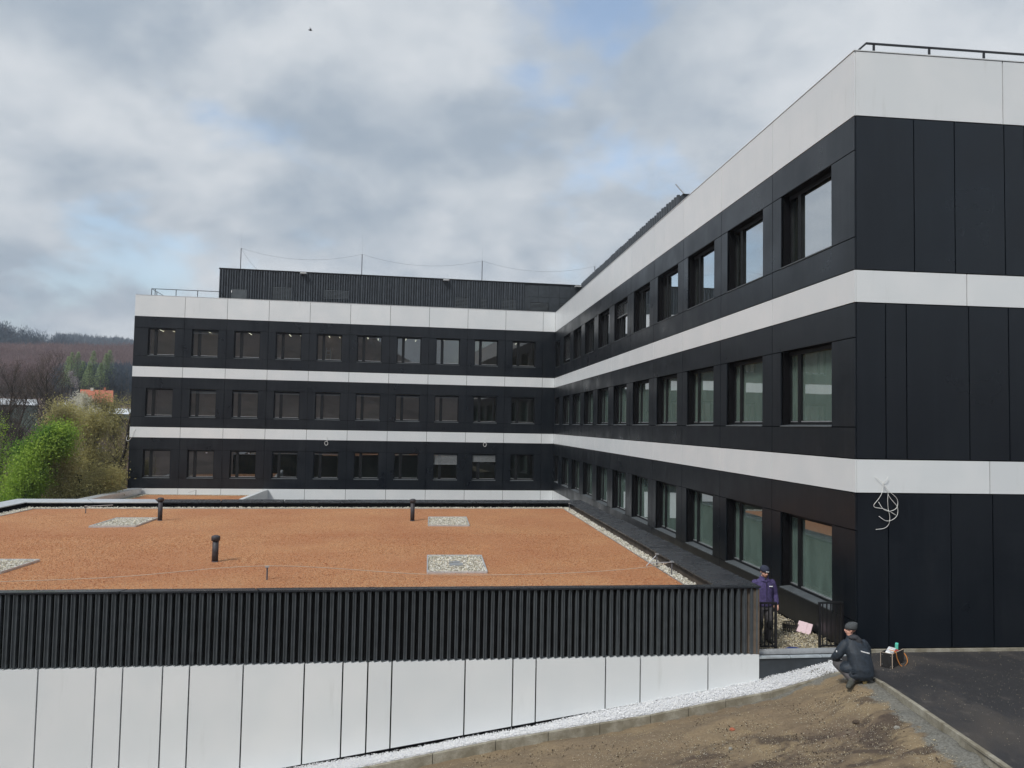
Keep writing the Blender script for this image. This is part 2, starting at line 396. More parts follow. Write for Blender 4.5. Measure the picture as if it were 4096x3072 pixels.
def scatter(name, pts, size, mat, parent=None, flat=.6, seed=1, label=None, cat=None):
    """many small stones joined into one mesh; pts is an (n,3) array"""
    rg = np.random.default_rng(seed); n = len(pts)
    base = np.array([(1, 0, 0), (-1, 0, 0), (0, 1, 0), (0, -1, 0), (0, 0, 1), (0, 0, -1)], float)
    fc = np.array([(0, 2, 4), (2, 1, 4), (1, 3, 4), (3, 0, 4), (2, 0, 5), (1, 2, 5), (3, 1, 5), (0, 3, 5)])
    v = base[None]*(rg.uniform(.5, 1.15, (n, 6, 1)))
    sc = size*rg.uniform(.55, 1.25, (n, 1, 1))*np.stack([rg.uniform(.7, 1.2, n), rg.uniform(.6, 1.0, n), rg.uniform(flat*.6, flat*1.3, n)], 1)[:, None, :]
    v = v*sc
    a = rg.uniform(0, 2*np.pi, n); b = rg.uniform(-.6, .6, n)
    y = v[:, :, 1]*np.cos(b)[:, None]-v[:, :, 2]*np.sin(b)[:, None]; z = v[:, :, 1]*np.sin(b)[:, None]+v[:, :, 2]*np.cos(b)[:, None]
    x = v[:, :, 0]*np.cos(a)[:, None]-y*np.sin(a)[:, None]; y2 = v[:, :, 0]*np.sin(a)[:, None]+y*np.cos(a)[:, None]
    v = np.stack([x, y2, z], 2)+pts[:, None, :]
    f = (fc[None]+6*np.arange(n)[:, None, None]).reshape(-1, 3)
    return fastmesh(name, v.reshape(-1, 3), f, mat, parent, True)
def fastmesh(name, V, Fc, mat, parent=None, smooth=False):
    V = np.asarray(V, np.float32); Fc = np.asarray(Fc, np.int32); k = Fc.shape[1]
    me = bpy.data.meshes.new(name); me.vertices.add(len(V)); me.vertices.foreach_set('co', V.ravel())
    me.loops.add(Fc.size); me.loops.foreach_set('vertex_index', Fc.ravel())
    me.polygons.add(len(Fc)); me.polygons.foreach_set('loop_start', np.arange(0, Fc.size, k, dtype=np.int32))
    me.polygons.foreach_set('use_smooth', np.full(len(Fc), smooth))
    for m in (mat if isinstance(mat, (list, tuple)) else [mat]): me.materials.append(M[m])
    me.update(calc_edges=True); me.validate()
    o = bpy.data.objects.new(name, me); C.objects.link(o)
    if parent: o.parent = parent
    return o
def gridmesh(name, X, Y, Z, mat, parent=None, smooth=True):
    ny, nx = X.shape; V = np.stack([X, Y, Z], 2).reshape(-1, 3)
    i = np.arange(nx-1)[None]+nx*np.arange(ny-1)[:, None]
    return fastmesh(name, V, np.stack([i, i+1, i+nx+1, i+nx], 2).reshape(-1, 4), mat, parent, smooth)
rgn = np.random.default_rng(11)
def vnoise(x, y, s, seed=0):
    r = np.random.default_rng(seed); G = r.uniform(-1, 1, (128, 128))
    X = x/s; Y = y/s; xi = np.floor(X).astype(int); yi = np.floor(Y).astype(int); fx = X-xi; fy = Y-yi
    fx = fx*fx*(3-2*fx); fy = fy*fy*(3-2*fy); g = lambda a, b: G[b % 128, a % 128]
    return (g(xi, yi)*(1-fx)+g(xi+1, yi)*fx)*(1-fy)+(g(xi, yi+1)*(1-fx)+g(xi+1, yi+1)*fx)*fy

# ------------------------------------------------------------------ terrain
YF = -42.05; AL = 0.0335; P0 = Vector((-2.15, YF, 0)); AB = 0.0607
def Lw(x, w, z): return Vector((P0.x+x*math.cos(AL)-w*math.sin(AL), P0.y+x*math.sin(AL)+w*math.cos(AL), z))   # low building frame -> world
T1x = [-60, -40, -24, -14, -10.1, -7.7, -4.7, -3.1, -2.15, -1.5, -1.0, -.4, 3]
T1z = [-9.4, -9.2, -8.6, -7.25, -6.66, -6.25, -5.86, -5.60, -5.42, -5.18, -5.0, -4.86, -4.80]
T2z = [-9.4, -9.0, -8.2, -7.05, -6.45, -6.10, -5.62, -5.30, -5.10, -4.92, -4.79, -4.74, -4.74]
def earth_z(x, y):
    t = np.clip((-42.7-np.asarray(y))/1.3, 0, 1); t = t*t*(3-2*t)
    return np.interp(x, T1x, T1z)*(1-t)+np.interp(x, T1x, T2z)*t
def az(px): return math.atan((px-1106)/1730)+YAW
def polar(px, d): a = az(px); return CAM.x+d*math.sin(a), CAM.y+d*math.cos(a)
def hill_z(x, y):
    dx = x-CAM.x; dy = y-CAM.y; d = np.hypot(dx, dy); a = np.degrees(np.arctan2(dx, dy))
    n = vnoise(x, y, 60, 3)*3+vnoise(x, y, 25, 4)*1.3
    north = np.interp(d, [0, 118, 165, 235, 345, 400, 470, 560, 700, 900, 1300], [-9.6, -9.6, -3.5, 0, 18, 13, 34, 26, 34, 66, 50])
    skew = np.interp(a, [-60, -27, -23, -19, 30], [1.0, .86, .66, .50, .45])
    ridge = np.where(d > 400, np.where(d < 600, skew, 1.0), 1.0)
    zn = north*ridge+np.where(d > 150, n, 0)*.7
    south = np.interp(d, [0, 60, 130, 260, 420, 1300], [-6.5, -5.5, 4, 48, 85, 110])*np.interp(x, [-300, -20, 45, 300], [1, 1, .34, .3])+n
    w = 1/(1+np.exp((dy+25)/9)); 
    z = zn*(1-w)+south*w
    near = (np.abs(x+5) < 90) & (y > -75) & (y < 60)
    return np.where(near, np.minimum(z, -9.6), z)
g1 = np.concatenate([-np.geomspace(1300, 60, 70), np.linspace(-55, 55, 23), np.geomspace(60, 1300, 70)])
GX, GY = np.meshgrid(g1-9, g1-40)
ground = tag(gridmesh('ground', GX, GY, hill_z(GX, GY)-.35, 'hill'), kind='structure')
# earth bank in front of the low building
ex = np.concatenate([np.linspace(-60, -16, 30), np.arange(-15.9, 1.2, .07)]); ey = np.concatenate([np.linspace(-85, -54, 12), np.arange(-53.9, -42.2, .07)])
EX, EY = np.meshgrid(ex, ey)
EZ = earth_z(EX, EY)+vnoise(EX, EY, 1.3, 5)*.035+vnoise(EX, EY, .45, 6)*.030+vnoise(EX, EY, .17, 7)*.022
km = -.55+(EY+43.0)*.11
EZ = np.where(EX > km+.10, -4.95, EZ)
tag(gridmesh('earth_bank', EX, EY, EZ, 'earth'), kind='structure')
# asphalt
ax = np.linspace(-1.6, 30, 90); ay = np.linspace(-85, YF-.02, 120); AX, AY = np.meshgrid(ax, ay)
kx = np.maximum(-.50+(AY+43.0)*.11, -5.0)
AX = np.maximum(AX, kx); AZ = np.full_like(AX, -4.685)-np.clip(.35-AX, 0, .9)*.12*np.clip((AY+44.5)/2, 0, 1)
tag(gridmesh('asphalt', AX, AY, AZ, 'asph'), kind='structure')

# ------------------------------------------------------------------ facade builder
ZP, ZA, Z1, Z1b, Z2, Z2b, Z3 = 8.42, 6.956, 3.539, 2.8155, -.584, -1.3145, -4.735
ROWS = [(4.31, 6.185, Z1, ZA), (.155, 2.05, Z2, Z1b), (-4.0, -2.12, Z3, Z2b)]
G = .012
wcache = {}
def add_window(parent, x0, W_, z0, H, depth, small, mull, blind=0, stickers=(), gm='glass'):
    """window with its frame at the given depth: frame mesh > two panes, sill, optional blind"""
    key = (round(W_, 3), round(H, 3), small, gm)
    if key not in wcache:
        f = MB(); t = .065; d0, d1 = depth, depth+.09; xs = t+small
        f.box(0, W_, d0, d1, 0, t); f.box(0, W_, d0, d1, H-t, H); f.box(0, t, d0, d1, t, H-t); f.box(W_-t, W_, d0, d1, t, H-t)
        f.box(xs, xs+mull, d0-.012, d1, t, H-t)
        f.box(0, W_, depth-.02, d0-.001, H-.10, H-.001)                                   # blind box at the head
        me = f.mk('window', 'frame'); C.objects.unlink(me)
        def pane(a, b):
            p = MB(); p.poly([(a, d0+.045, t+.02), (b, d0+.045, t+.02), (b, d0+.045, H-t-.02), (a, d0+.045, H-t-.02)])
            o = p.mk('pane', gm); C.objects.unlink(o); return o.data
        def bead(a, b):
            q = MB(); q.box(a+.01, b-.01, d0-.006, d0+.03, t-.002, t+.026)
            o = q.mk('glazing_bead', 'metal'); C.objects.unlink(o); return o.data
        s = MB(); s.prism([(0.002, .0, -.045), (.002, depth+.02, -.008), (.002, depth+.02, -.002), (.002, -.025, -.032), (.002, -.025, -.06), (.002, 0, -.06)], (W_-.004, 0, 0))
        so = s.mk('sill', 'fin'); C.objects.unlink(so)
        wcache[key] = (me.data, pane(t, xs), pane(xs+mull, W_-t), so.data, bead(t, xs), bead(xs+mull, W_-t))
    fr, p1, p2, sl, b1, b2 = wcache[key]
    w = bpy.data.objects.new('window', fr); C.objects.link(w); w.parent = parent; w.location = (x0, 0, z0)
    for nm, me in (('pane', p1), ('pane', p2), ('sill', sl), ('glazing_bead', b1), ('glazing_bead', b2)):
        o = bpy.data.objects.new(nm, me); C.objects.link(o); o.parent = w
        if nm == 'pane': o.rotation_euler = (rnd.uniform(-.002, .002), 0, rnd.uniform(-.002, .002))
    if blind:
        b = MB(); n = int(blind*H/.075); y = depth-.055
        for i in range(n):
            z = H-.10-i*.075; b.prism([(.03, y-.03, z-.045), (.03, y+.025, z-.012), (.03, y+.025, z-.006), (.03, y-.03, z-.036)], (W_-.06, 0, 0))
        b.box(.02, W_-.02, y-.03, y+.03, H-.10-n*.075-.03, H-.10-n*.075)
        b.mk('blind', 'blind' if blind > .15 else 'fin', w)
    for sx, sz in stickers:
        s = MB(); s.box(sx, sx+.11, depth+.030, depth+.034, sz, sz+.07); s.mk('sticker', 'print', w)
    return w
def facade(parent, joints, wins, xmax, white_bottom, depth, small, mull, blinds, stickers={}):
    """joints: sorted bay joints; wins: window spans, one per bay or None"""
    T = .03
    nb = len(joints)-1
    for i in range(nb):
        a, b = joints[i]+G, joints[i+1]-G
        for (za, zb, m) in ((ZA, ZP, 'white'), (Z1b, Z1, 'white'), (Z2b, Z2, 'white')):
            ubox('white_panel', m, a, b, 0, T, za+G, zb-G, parent, .0009)
        for r, (w0, w1, zb, zt) in enumerate(ROWS):
            if wins[i] is None:
                ubox('black_panel', 'dark', a, b, 0, T, zb+G, zt-G, parent, .0012); continue
            x0, x1 = wins[i]
            ubox('black_panel', 'dark', a, b, 0, T, w1+G, zt-G, parent, .0012)
            ubox('black_panel', 'dark', a, b, 0, T, zb+G, w0-.055-G, parent, .0012)
            if x0-a > .03: ubox('black_panel', 'dark', a, x0, 0, T, w0-.055+G, w1-G, parent, .0012)
            if b-x1 > .03: ubox('black_panel', 'dark', x1, b, 0, T, w0-.055+G, w1-G, parent, .0012)
            add_window(parent, x0, x1-x0, w0, w1-w0, depth, small, mull, blinds.get((r, i), 0), stickers.get((r, i), ()), 'glass' if small < .4 else ('glass_side', 'glass_film', 'glass_film')[r])
        if white_bottom and a < xmax: ubox('white_panel', 'white', a, b, 0, T, -6.6, Z3-G, parent, .0009)
    # structural wall behind the panels, with the window openings
    f = MB(); y0, y1 = .075, depth+.16
    zs = [-9.6]+[z for w0, w1, _, _ in ROWS[::-1] for z in (w0-.03, w1+.02)]+[ZP-.03]
    for k in range(0, len(zs), 2): f.box(joints[0]+.02, joints[-1]-.02, y0, y1, zs[k], zs[k+1])
    ed = [joints[0]+.02]+[e for w in wins if w for e in w]+[joints[-1]-.02]
    for k in range(0, len(ed), 2):
        for w0, w1, _, _ in ROWS:
            if ed[k+1]-ed[k] > .01: f.box(ed[k], ed[k+1], y0+.001, y1-.001, w0-.03, w1+.02)
    f.mk('wall', 'wall', parent)
    # rooms behind the windows
    rooms = dict(a=MB(), b=MB(), c=MB()); r = MB(); xa, xb, D_ = joints[0]+.3, joints[-1]-.3, 5.2
    for k, (w0, w1, _, _) in enumerate(ROWS):
        zf, zc_ = w0-.85, w1+.35
        r.box(xa, xb, y1+.01, D_, zf-.2, zf)
        for j in joints[1:-1]: r.box(j-.06, j+.06, y1+.01, D_-.01, zf+.001, zc_-.001)
        for j0, j1 in zip(joints[:-1], joints[1:]): rooms[rnd.choice('aabc')].box(max(j0, xa)+.07, min(j1, xb)-.07, D_-rnd.choice((0, 1.2, 2.4)), D_+.1, zf+.002, zc_-.002)
    r.mk('room', 'room', parent)
    for q_, m_ in (('a', 'room'), ('b', 'room2'), ('c', 'room3')): rooms[q_].mk('room_partition', m_, parent)
    c_ = MB()
    for k, (w0, w1, _, _) in enumerate(ROWS): c_.box(xa, xb, y1+.01, D_, w1+.351, w1+.5)
    c_.mk('ceiling', 'slab', parent)

# ------------------------------------------------------------------ back wing
BW = empty('office_wing', (0, 0, 0), AB, 'long back wing facing the camera with ten windows per floor, black panels and white bands', 'building')
jb = [-29.384]+[-.927-(9-k)*2.8 for k in range(10)]+[0.0]
wb = [(-28.46, -26.70)]+[(j+.52, j+.52+1.745) for j in jb[1:10]]+[None]
lad = MB().tube([(0, 0, 0), (.12, 0, 1.9)], .03, 6).tube([(.45, 0, 0), (.38, 0, 1.9)], .03, 6)
for q_ in range(6): lad.box(.02+.02*q_, .46-.012*q_, -.03, .03, .25+.28*q_, .28+.28*q_)
lo = tag(lad.mk('stepladder', 'print'), 'pale stepladder seen through the fifth top row window of the back wing', 'ladder'); lo.location = Matrix.Rotation(AB, 3, 'Z') @ Vector((-16.75, 1.6, 3.47)); lo.rotation_euler = (0, 0, AB)
blB = {(0, 1): .10, (1, 1): .08, (1, 2): .07, (1, 3): .06, (1, 4): .06, (1, 5): .07, (1, 6): .07, (1, 7): .07, (2, 3): .05, (2, 4): .05, (2, 7): .36, (2, 8): .26}
facade(BW, jb, wb, 99, True, .20, .30, .20, blB, {(2, 1): [(1.15, 1.66)], (2, 2): [(1.15, 1.66)]})
MB().box(-29.38, -29.35, .03, 14, Z3, ZP-.02).mk('side_wall', 'dark', BW)
MB().box(-29.34, 14, .4, 13.9, 7.7, 8.0).box(-29.34, 0, 13.6, 13.9, -9.6, 7.69).mk('roof', 'black', BW)
MB().box(-29.40, -.002, -.012, .40, ZP, ZP+.02).mk('coping', 'white', BW)
for j in range(10):
    x = jb[j]+1.2
    MB().box(x, x+.045, 1.4, 3.0, 6.235, 6.255).mk('ceiling_lamp', 'lamp', BW)
    if j in (0, 2, 3, 4, 5, 6): MB().box(x+.75, x+.79, 2.3, 3.6, 6.235, 6.255).mk('ceiling_lamp', 'lamp', BW)
MB().box(-.045, .05, .04, .4, -9.6, ZP-.04).mk('corner_trim', 'wall', BW)
# penthouse on the back wing
PW = empty('penthouse', BW.matrix_world @ Vector((0, 0, 0)), AB, 'long corrugated anthracite plant room on top of the back wing', 'penthouse')
PW.location = (0, 0, 0)
px0, px1, pz0, pz1, py = -24.35, 2.45, 8.0, 10.92, 2.0
MB().box(px0, px1, py+.09, py+6.5, pz0, pz1-.02).mk('wall', 'fin2', PW)
cc = MB(); x = px0
while x < -2.0:
    w_ = .055 if int((x*7.3) % 3) else .085
    cc.prism([(x, py+.088, pz0), (x+.015, py-.01, pz0), (x+.015+w_, py-.01, pz0), (x+.03+w_, py+.088, pz0)], (0, 0, pz1-pz0-.1)); x += .165+(.03 if int(x*5.1) % 2 else 0)
tag(cc.mk('corrugated_sheet', 'clad', PW), kind='stuff')
MB().box(px0-.04, px1, py-.02, py+6.6, pz1-.08, pz1).mk('coping', 'frame', PW)
for x in np.arange(-1.75, 2.3, .83):
    for za, zb in ((8.0, 8.85), (8.87, 9.85), (9.87, 10.8)):
        ubox('cladding_panel', 'fin2', x+.01, x+.82, py+.05, py+.085, za, zb, PW)
def grille(parent, x0, x1, z0, z1, y, n):
    g = MB(); g.box(x0, x1, y+.02, y+.05, z0, z1)
    o = g.mk('grille', 'frame', parent); s = MB()
    for i in range(n):
        z = z0+.03+(z1-z0-.05)*i/n; s.prism([(x0, y-.02, z), (x0, y+.02, z+.035), (x0, y+.02, z+.045), (x0, y-.02, z+.01)], (x1-x0, 0, 0))
    tag(s.mk('slat', 'fin', o), kind='stuff')
for x0, x1, z0, z1, yy, n in ((-1.55, -.15, 8.0, 9.42, 1.99, 15), (.75, 2.0, 8.2, 9.42, 1.99, 12), (-20.6, -19.3, 8.6, 9.75, 2.0, 12), (-17.0, -15.2, 9.0, 9.7, 2.0, 7), (-7.3, -6.3, 8.6, 9.6, 2.0, 9), (-5.4, -4.9, 8.7, 9.6, 2.0, 8), (-2.9-.9, -2.7, 8.7, 9.6, 2.0, 8)):
    grille(PW, x0, x1, z0, z1, yy, n)
MB().box(-23.5, -22.4, 1.97, 2.06, 8.0, 9.40).mk('door', 'fin', PW)
MB().box(-23.48, -23.43, 1.93, 1.97, 9.15, 9.3).mk('door_sign', 'print', PW)
for x in (-18.455, -8.05, 2.1):
    l = empty('floodlight', (0, 0, 0)); l.parent = PW; l.location = (x, py-.02, 10.78)
    o = MB().box(-.22, .22, -.42, -.04, -.06, .02).mk('housing', 'shade', l)
    MB().box(-.03, .03, -.06, .03, -.02, .05).mk('bracket', 'frame', l)
def mast(x, y, z0, z1, label, thin=True):
    v = Matrix.Rotation(AB, 4, 'Z') @ Vector((x, y, 0))
    m = empty('lightning_mast', (v.x, v.y, z0), 0, label, 'lightning rod', 'lightning rods on the plant room roof')
    MB().tube([(0, 0, 0), (0, 0, z1-z0)], .03, 8).mk('pole', 'wire', m)
    MB().tube([(0, 0, z1-z0), (0, 0, z1-z0+2.2)], [.006, .003], 6).mk('rod', 'metal', m)
    MB().box(-.09, .09, -.09, .09, -.02, .05).mk('base', 'conc', m)
    return Vector((v.x, v.y, z1))
mt = [mast(-23.08, 3, 10.92, 12.62, 'lightning rod nearest the left corner of the corrugated plant room'),
      mast(-14.32, 3, 10.92, 12.64, 'second lightning rod from the left above the plant room'),
      mast(-5.2, 3, 10.92, 12.62, 'third lightning rod from the left above the plant room'),
      mast(3.76, 3, 10.92, 12.66, 'lightning rod beside the corrugated side wall of the right wing plant room')]
wr = MB()
for a, b in zip(mt[:-1], mt[1:]):
    wr.tube([a+(b-a)*t-Vector((0, 0, .62*4*t*(1-t)*(1 if t < 1 else 1))) for t in np.linspace(0, 1, 17)], 0.006, 4)
wr.tube(smooth_path([mt[0], mt[0]+Vector((.7, -.3, -1.0)), mt[0]+Vector((1.35, -.6, -1.68))]), .008, 4)
tag(wr.mk('overhead_wire', 'wire'), 'thin sagging wire strung between the lightning rods', 'wire')
def rail(name, parent, pts, posts, h, z, r=.022, mat='steel'):
    m = MB().tube([Vector(p)+Vector((0, 0, z+h)) for p in pts], r, 6); m.mk('handrail', mat, parent)
    for p in posts: MB().box(p[0]-.02, p[0]+.02, p[1]-.02, p[1]+.02, z, z+h-r).mk('post', mat, parent)
rl = empty('roof_railing', (0, 0, 0), AB, 'thin dark railing on the roof edge at the far left end of the back wing', 'railing')
rail('r', rl, [(-28.43, 5, 0), (-28.43, .3, 0), (-24.0, .3, 0), (-24.0, 2, 0)], [(-28.43, .3), (-28.43, 1.6), (-26.83, .3), (-25.41, .3), (-28.2, .3), (-28.43, 3.2)], .92, 8.0)
# cables hanging from the back wing
def tubes(name, paths, r, mat, label, cat, group=None):
    m = MB()
    for p in paths: m.tube(smooth_path(p), r, 6)
    return tag(m.mk(name, mat, None, True), label, cat, group)
RB = Matrix.Rotation(AB, 4, 'Z')
def coil(cx, cz, label):
    pts = [RB @ Vector((cx, -.03-.004*i, cz+.45)) for i in range(1)]+[RB @ Vector((cx+.05, -.05, cz+.15))]
    for i in range(22):
        a = i*.62; pts.append(RB @ Vector((cx+math.sin(a)*.11, -.05-.003*i, cz+math.cos(a)*.14-.02)))
    return tubes('cable_coil', [pts], .014, 'cable', label, 'cable', 'white cable coils hanging on the back wing')
coil(-16.34, -1.50, 'coiled white cable hanging on the back wing above the fifth ground row window')
coil(-5.11, -1.43, 'coiled white cable hanging on the back wing above the window with the shorter lowered blind')
tubes('loose_cable', [[RB @ Vector(p) for p in ((-29.0, -.02, -.75), (-29.15, -.06, -.95), (-29.25, -.08, -1.35), (-29.42, -.1, -1.55), (-29.55, -.06, -1.45), (-29.5, 0, -1.2))]], .012, 'cable', 'loose white cable bending round the left corner of the back wing', 'cable')

# ------------------------------------------------------------------ right wing (frame: x runs from the inner corner towards the camera, y goes into the building)
RW = empty('office_wing', (0, 0, 0), -math.pi/2, 'tall right wing running towards the camera, black panels with three white bands', 'building')
jr = [0.0]+[37.82-3.847*(9-k) for k in range(10)]+[42.05]
wrr = []
for k in range(11):
    if k == 0: wrr.append((.40, 2.30))
    elif k == 10: wrr.append((38.35, 41.03))
    else: wrr.append((jr[k]+.53, jr[k]+3.22))
blR = {(0, 1): .80, (0, 5): .35}
facade(RW, jr, wrr, 12, False, .25, .42, .17, blR)
for i in range(len(jr)-1):
    if jr[i] < 12: ubox('white_panel', 'white', jr[i]+G, jr[i+1]-G, 0, .03, -6.6, Z3-.3 if i > 9 else Z3-G, RW)
MB().box(0, 42.0, .002, .4, -5.6, Z3-.03).mk('base_wall', 'wall', RW)
# end face
def fpan(name, mat, a, b, z0, z1): ubox(name, mat, 42.02, 42.05, max(a+G, .036), b-G, z0+G, z1-G, RW, .0008)
for j, z0, z1, m, nm in (([0, 3.516, 7.1, 10.7, 12.6], ZA, ZP, 'white', 'white_panel'), ([0, 2.605, 5.3, 8.1, 12.6], Z1b, Z1, 'white', 'white_panel'), ([0, 3.101, 6.2, 9.3, 12.6], Z2b, Z2, 'white', 'white_panel'),
                         ([0, 1.38, 2.34, 3.53, 4.02, 5.4, 6.4, 7.8, 9.2, 10.9, 12.6], Z1, ZA, 'dark_end', 'black_panel'), ([0, .70, 1.18, 2.64, 3.58, 4.7, 5.6, 7.0, 8.3, 10.1, 12.6], Z2, Z1b, 'dark_end', 'black_panel'),
                         ([0, .745, 2.18, 3.155, 4.4, 5.5, 6.6, 8.0, 9.8, 12.6], -4.615, Z2b, 'dark_end', 'black_panel')):
    for a, b in zip(j[:-1], j[1:]): fpan(nm, m, a, b, z0, z1)
MB().box(41.6, 42.0, .5, 12.5, -9.6, ZP-.03).mk('end_wall', 'wall', RW)
ubox('base_kerb', 'kerb', 42.03, 42.10, -.02, 12.6, -4.78, -4.625, RW)
MB().box(.4, 41.6, .45, 12.4, 7.7, 8.0).box(0, 42, 12.3, 12.6, -9.6, ZP).mk('roof', 'black', RW)
MB().box(.02, 42.065, -.012, .40, ZP, ZP+.02).box(41.65, 42.065, .402, 12.6, ZP, ZP+.02).mk('coping', 'white', RW)
PR = empty('penthouse', (0, 0, 0), -math.pi/2, 'corrugated anthracite plant room rising behind the parapet of the right wing', 'penthouse')
MB().box(-2.0, 22.5, 2.38, 8, 8.0, 10.92).mk('wall', 'fin2', PR)
cc = MB(); x = -1.95
while x < 22.4:
    cc.prism([(x, 2.378, 8.0), (x+.03, 2.25, 8.0), (x+.17, 2.25, 8.0), (x+.20, 2.378, 8.0)], (0, 0, 3.02+rnd.choice((0, .04)))); x += .42
tag(cc.mk('corrugated_sheet', 'clad', PR), kind='stuff')
MB().box(-2.0, 22.55, 2.40, 8.1, 10.92, 10.97).mk('coping', 'frame', PR)
v = tag(MB().tube([(2.6, -22.3, 10.97), (2.25, -21.9, 11.6)], .035, 6).box(2.55, 2.65, -22.35, -22.25, 10.9, 11.0).mk('roof_strut', 'metal'), 'slanting metal strut on the near end of the right plant room roof', 'strut')
rl = empty('roof_railing', (0, 0, 0), 0, 'dark round railing above the white parapet at the near corner of the right wing', 'railing')
rail('r', rl, [(.45, -33, 0), (.45, YF+.3, 0), (12, YF+.3, 0)], [(.45, YF+1.2)]+[(x, YF+.3) for x in (.63, 1.96, 3.29, 4.62, 5.95, 7.28, 8.6)], .76, 8.0, .03)
# cable tangle on the end face
def cp(px, pz): # crop coordinates of the tangle turned into metres on the wall
    return (0.419+(px-355)*.00087*1.0, YF-.05-.02*math.sin(px*.05), -.954-(pz-150)*.000838)
tubes('cable_tangle', [[cp(355, 150), cp(440, 225), cp(520, 290), cp(550, 380), cp(520, 560), cp(440, 720), cp(330, 870), cp(360, 940), cp(520, 965), cp(690, 1020), cp(885, 1130)],
                       [cp(680, 150), cp(640, 230), cp(595, 310), cp(600, 380), cp(680, 500), cp(800, 600), cp(900, 700), cp(940, 820), cp(900, 940), cp(800, 1010), cp(680, 1030), cp(540, 970), cp(440, 800)],
                       [cp(525, 300), cp(660, 490), cp(690, 600), cp(760, 720), cp(900, 890), cp(940, 1020), cp(900, 1150), cp(780, 1250), cp(640, 1280), cp(530, 1230), cp(450, 1160)],
                       [cp(684, 600), cp(665, 760), cp(690, 980), cp(740, 1180), cp(720, 1360), cp(600, 1470), cp(370, 1500)]], .0056, 'cable',
      'tangle of loose white cables hanging over the lower white band of the end wall', 'cable')

# ------------------------------------------------------------------ low building with louvred front
LB = empty('low_building', P0, AL, 'low flat-roofed building in front with black vertical fins over white panels', 'building')
Linv = (Matrix.Translation(P0) @ Matrix.Rotation(AL, 4, 'Z')).inverted()
def L(x, y, z): return Linv @ Vector((x, y, z))
LX0 = -17.6
finme = MB().prism([(0, -.022, 0), (.011, -.022, 0), (.013, .012, 0), (.062, .016, 0), (.068, .10, 0), (.0, .10, 0)], (0, 0, 1.355)).mk('fin', 'fin'); C.objects.unlink(finme)
x = -.115
while x > LX0:
    o = bpy.data.objects.new('fin', finme.data); C.objects.link(o); o.parent = LB; o.location = (x-.065, 0, -4.695); x -= .1445
pj = [-17.6, -16.4, -15.2, -14.139, -13.123, -12.646, -11.929, -11.441, -10.452, -9.305, -8.572, -8.09, -7.622, -6.177, -5.215, -4.742, -3.302, -2.569, -1.116, 0]
def pbz(x): return -5.262+.1455*x if x > -14.2 else -7.33
for a, b in zip(pj[:-1], pj[1:]):
    a += .014; b -= .014 if b < 0 else 0
    mk('white_panel', [(a, -.02, pbz(a)), (b, -.02, pbz(b)), (b, -.02, -4.712), (a, -.02, -4.712), (a, .13, pbz(a)), (b, .13, pbz(b)), (b, .13, -4.712), (a, .13, -4.712)],
       [(0, 1, 2, 3), (5, 4, 7, 6), (3, 2, 6, 7), (0, 4, 5, 1), (0, 3, 7, 4), (1, 5, 6, 2)], 'white', LB)
MB().box(LX0, -.03, .135, .32, -9.6, -3.34).mk('backing_wall', 'black', LB)
MB().box(-.055, -.0, .0, .13, -4.70, -3.335).mk('corner_post', 'fin', LB)
# membrane strip below the white panels
mk('dimpled_membrane', [L_ for L_ in ((LX0, .05, -9), (.02, .05, -9), (.02, .05, -4.9), (LX0, .05, -4.9))], [(0, 1, 2, 3)], 'wall', LB)
# right side wall and copings
ZC = -3.29
OUT = [L(-2.14, YF-.03, 0), L(-2.30, -23.0, 0), L(-25.3, -24.75, 0), L(-25.0, -43.4, 0)]
INN = [L(-2.95, -41.75, 0), L(-3.05, -24.05, 0), L(-24.5, -25.75, 0), L(-24.2, -43.1, 0)]
OUT[0] = Vector((.03, -.03, 0)); OUT[3] = Vector((-23.0, -.03, 0)); INN[0] = Vector((-.85, .34, 0)); INN[3] = Vector((-22.2, .34, 0))
for k in range(4):
    a, b, c, d = OUT[k], OUT[(k+1) % 4], INN[(k+1) % 4], INN[k]
    n = max(1, round((b-a).length/2.6))
    for i in range(n):
        t0, t1 = i/n+(.0006 if i else 0), (i+1)/n-.0006
        p = [a.lerp(b, t0), a.lerp(b, t1), d.lerp(c, t1), d.lerp(c, t0)]
        dz = rnd.uniform(-.004, .004)
        m = MB(); top = [Vector((q.x, q.y, ZC+dz+(0 if j < 2 else -.025))) for j, q in enumerate(p)]
        m.prism([q-Vector((0, 0, .035)) for q in top], (0, 0, .035)); m.mk('coping_sheet', 'alu' if k == 2 or (k == 1 and i >= n-2) else 'coping', LB)  # left sheets paler: protective film, and sky reflection put into the colour
    # parapet wall under the coping: outer face, inner face
    m = MB(); ins = lambda q, e: q.lerp(Vector((-11, 9, 0)), e)
    ao, bo, ai, bi = ins(a, .004 if k != 0 else .002), ins(b, .004), ins(d, -.008), ins(c, -.008)
    if k == 3: ao = ao+Vector((0, .35, 0)); bo = bo+Vector((0, .35, 0))
    m.prism([(ao.x, ao.y, -9.4), (bo.x, bo.y, -9.4), (bi.x, bi.y, -9.4), (ai.x, ai.y, -9.4)], (0, 0, 9.4+ZC-.064))
    m.mk('parapet', 'brownwall' if k == 0 else 'wall', LB)
ZR = -3.53
IN2 = [Vector((-.9, .36, 0)), INN[1]+Vector((-.03, -.03, 0)), INN[2]+Vector((.03, -.03, 0)), Vector((-22.1, .36, 0))]
mk('gravel_border', [(q.x, q.y, ZR) for q in IN2], [(0, 1, 2, 3)], 'palebed', LB)
SUB = [IN2[0]+Vector((-.33, .0, 0)), IN2[1]+Vector((-.36, -.62, 0)), IN2[2]+Vector((.55, -.64, 0)), IN2[3]+Vector((.4, .0, 0))]
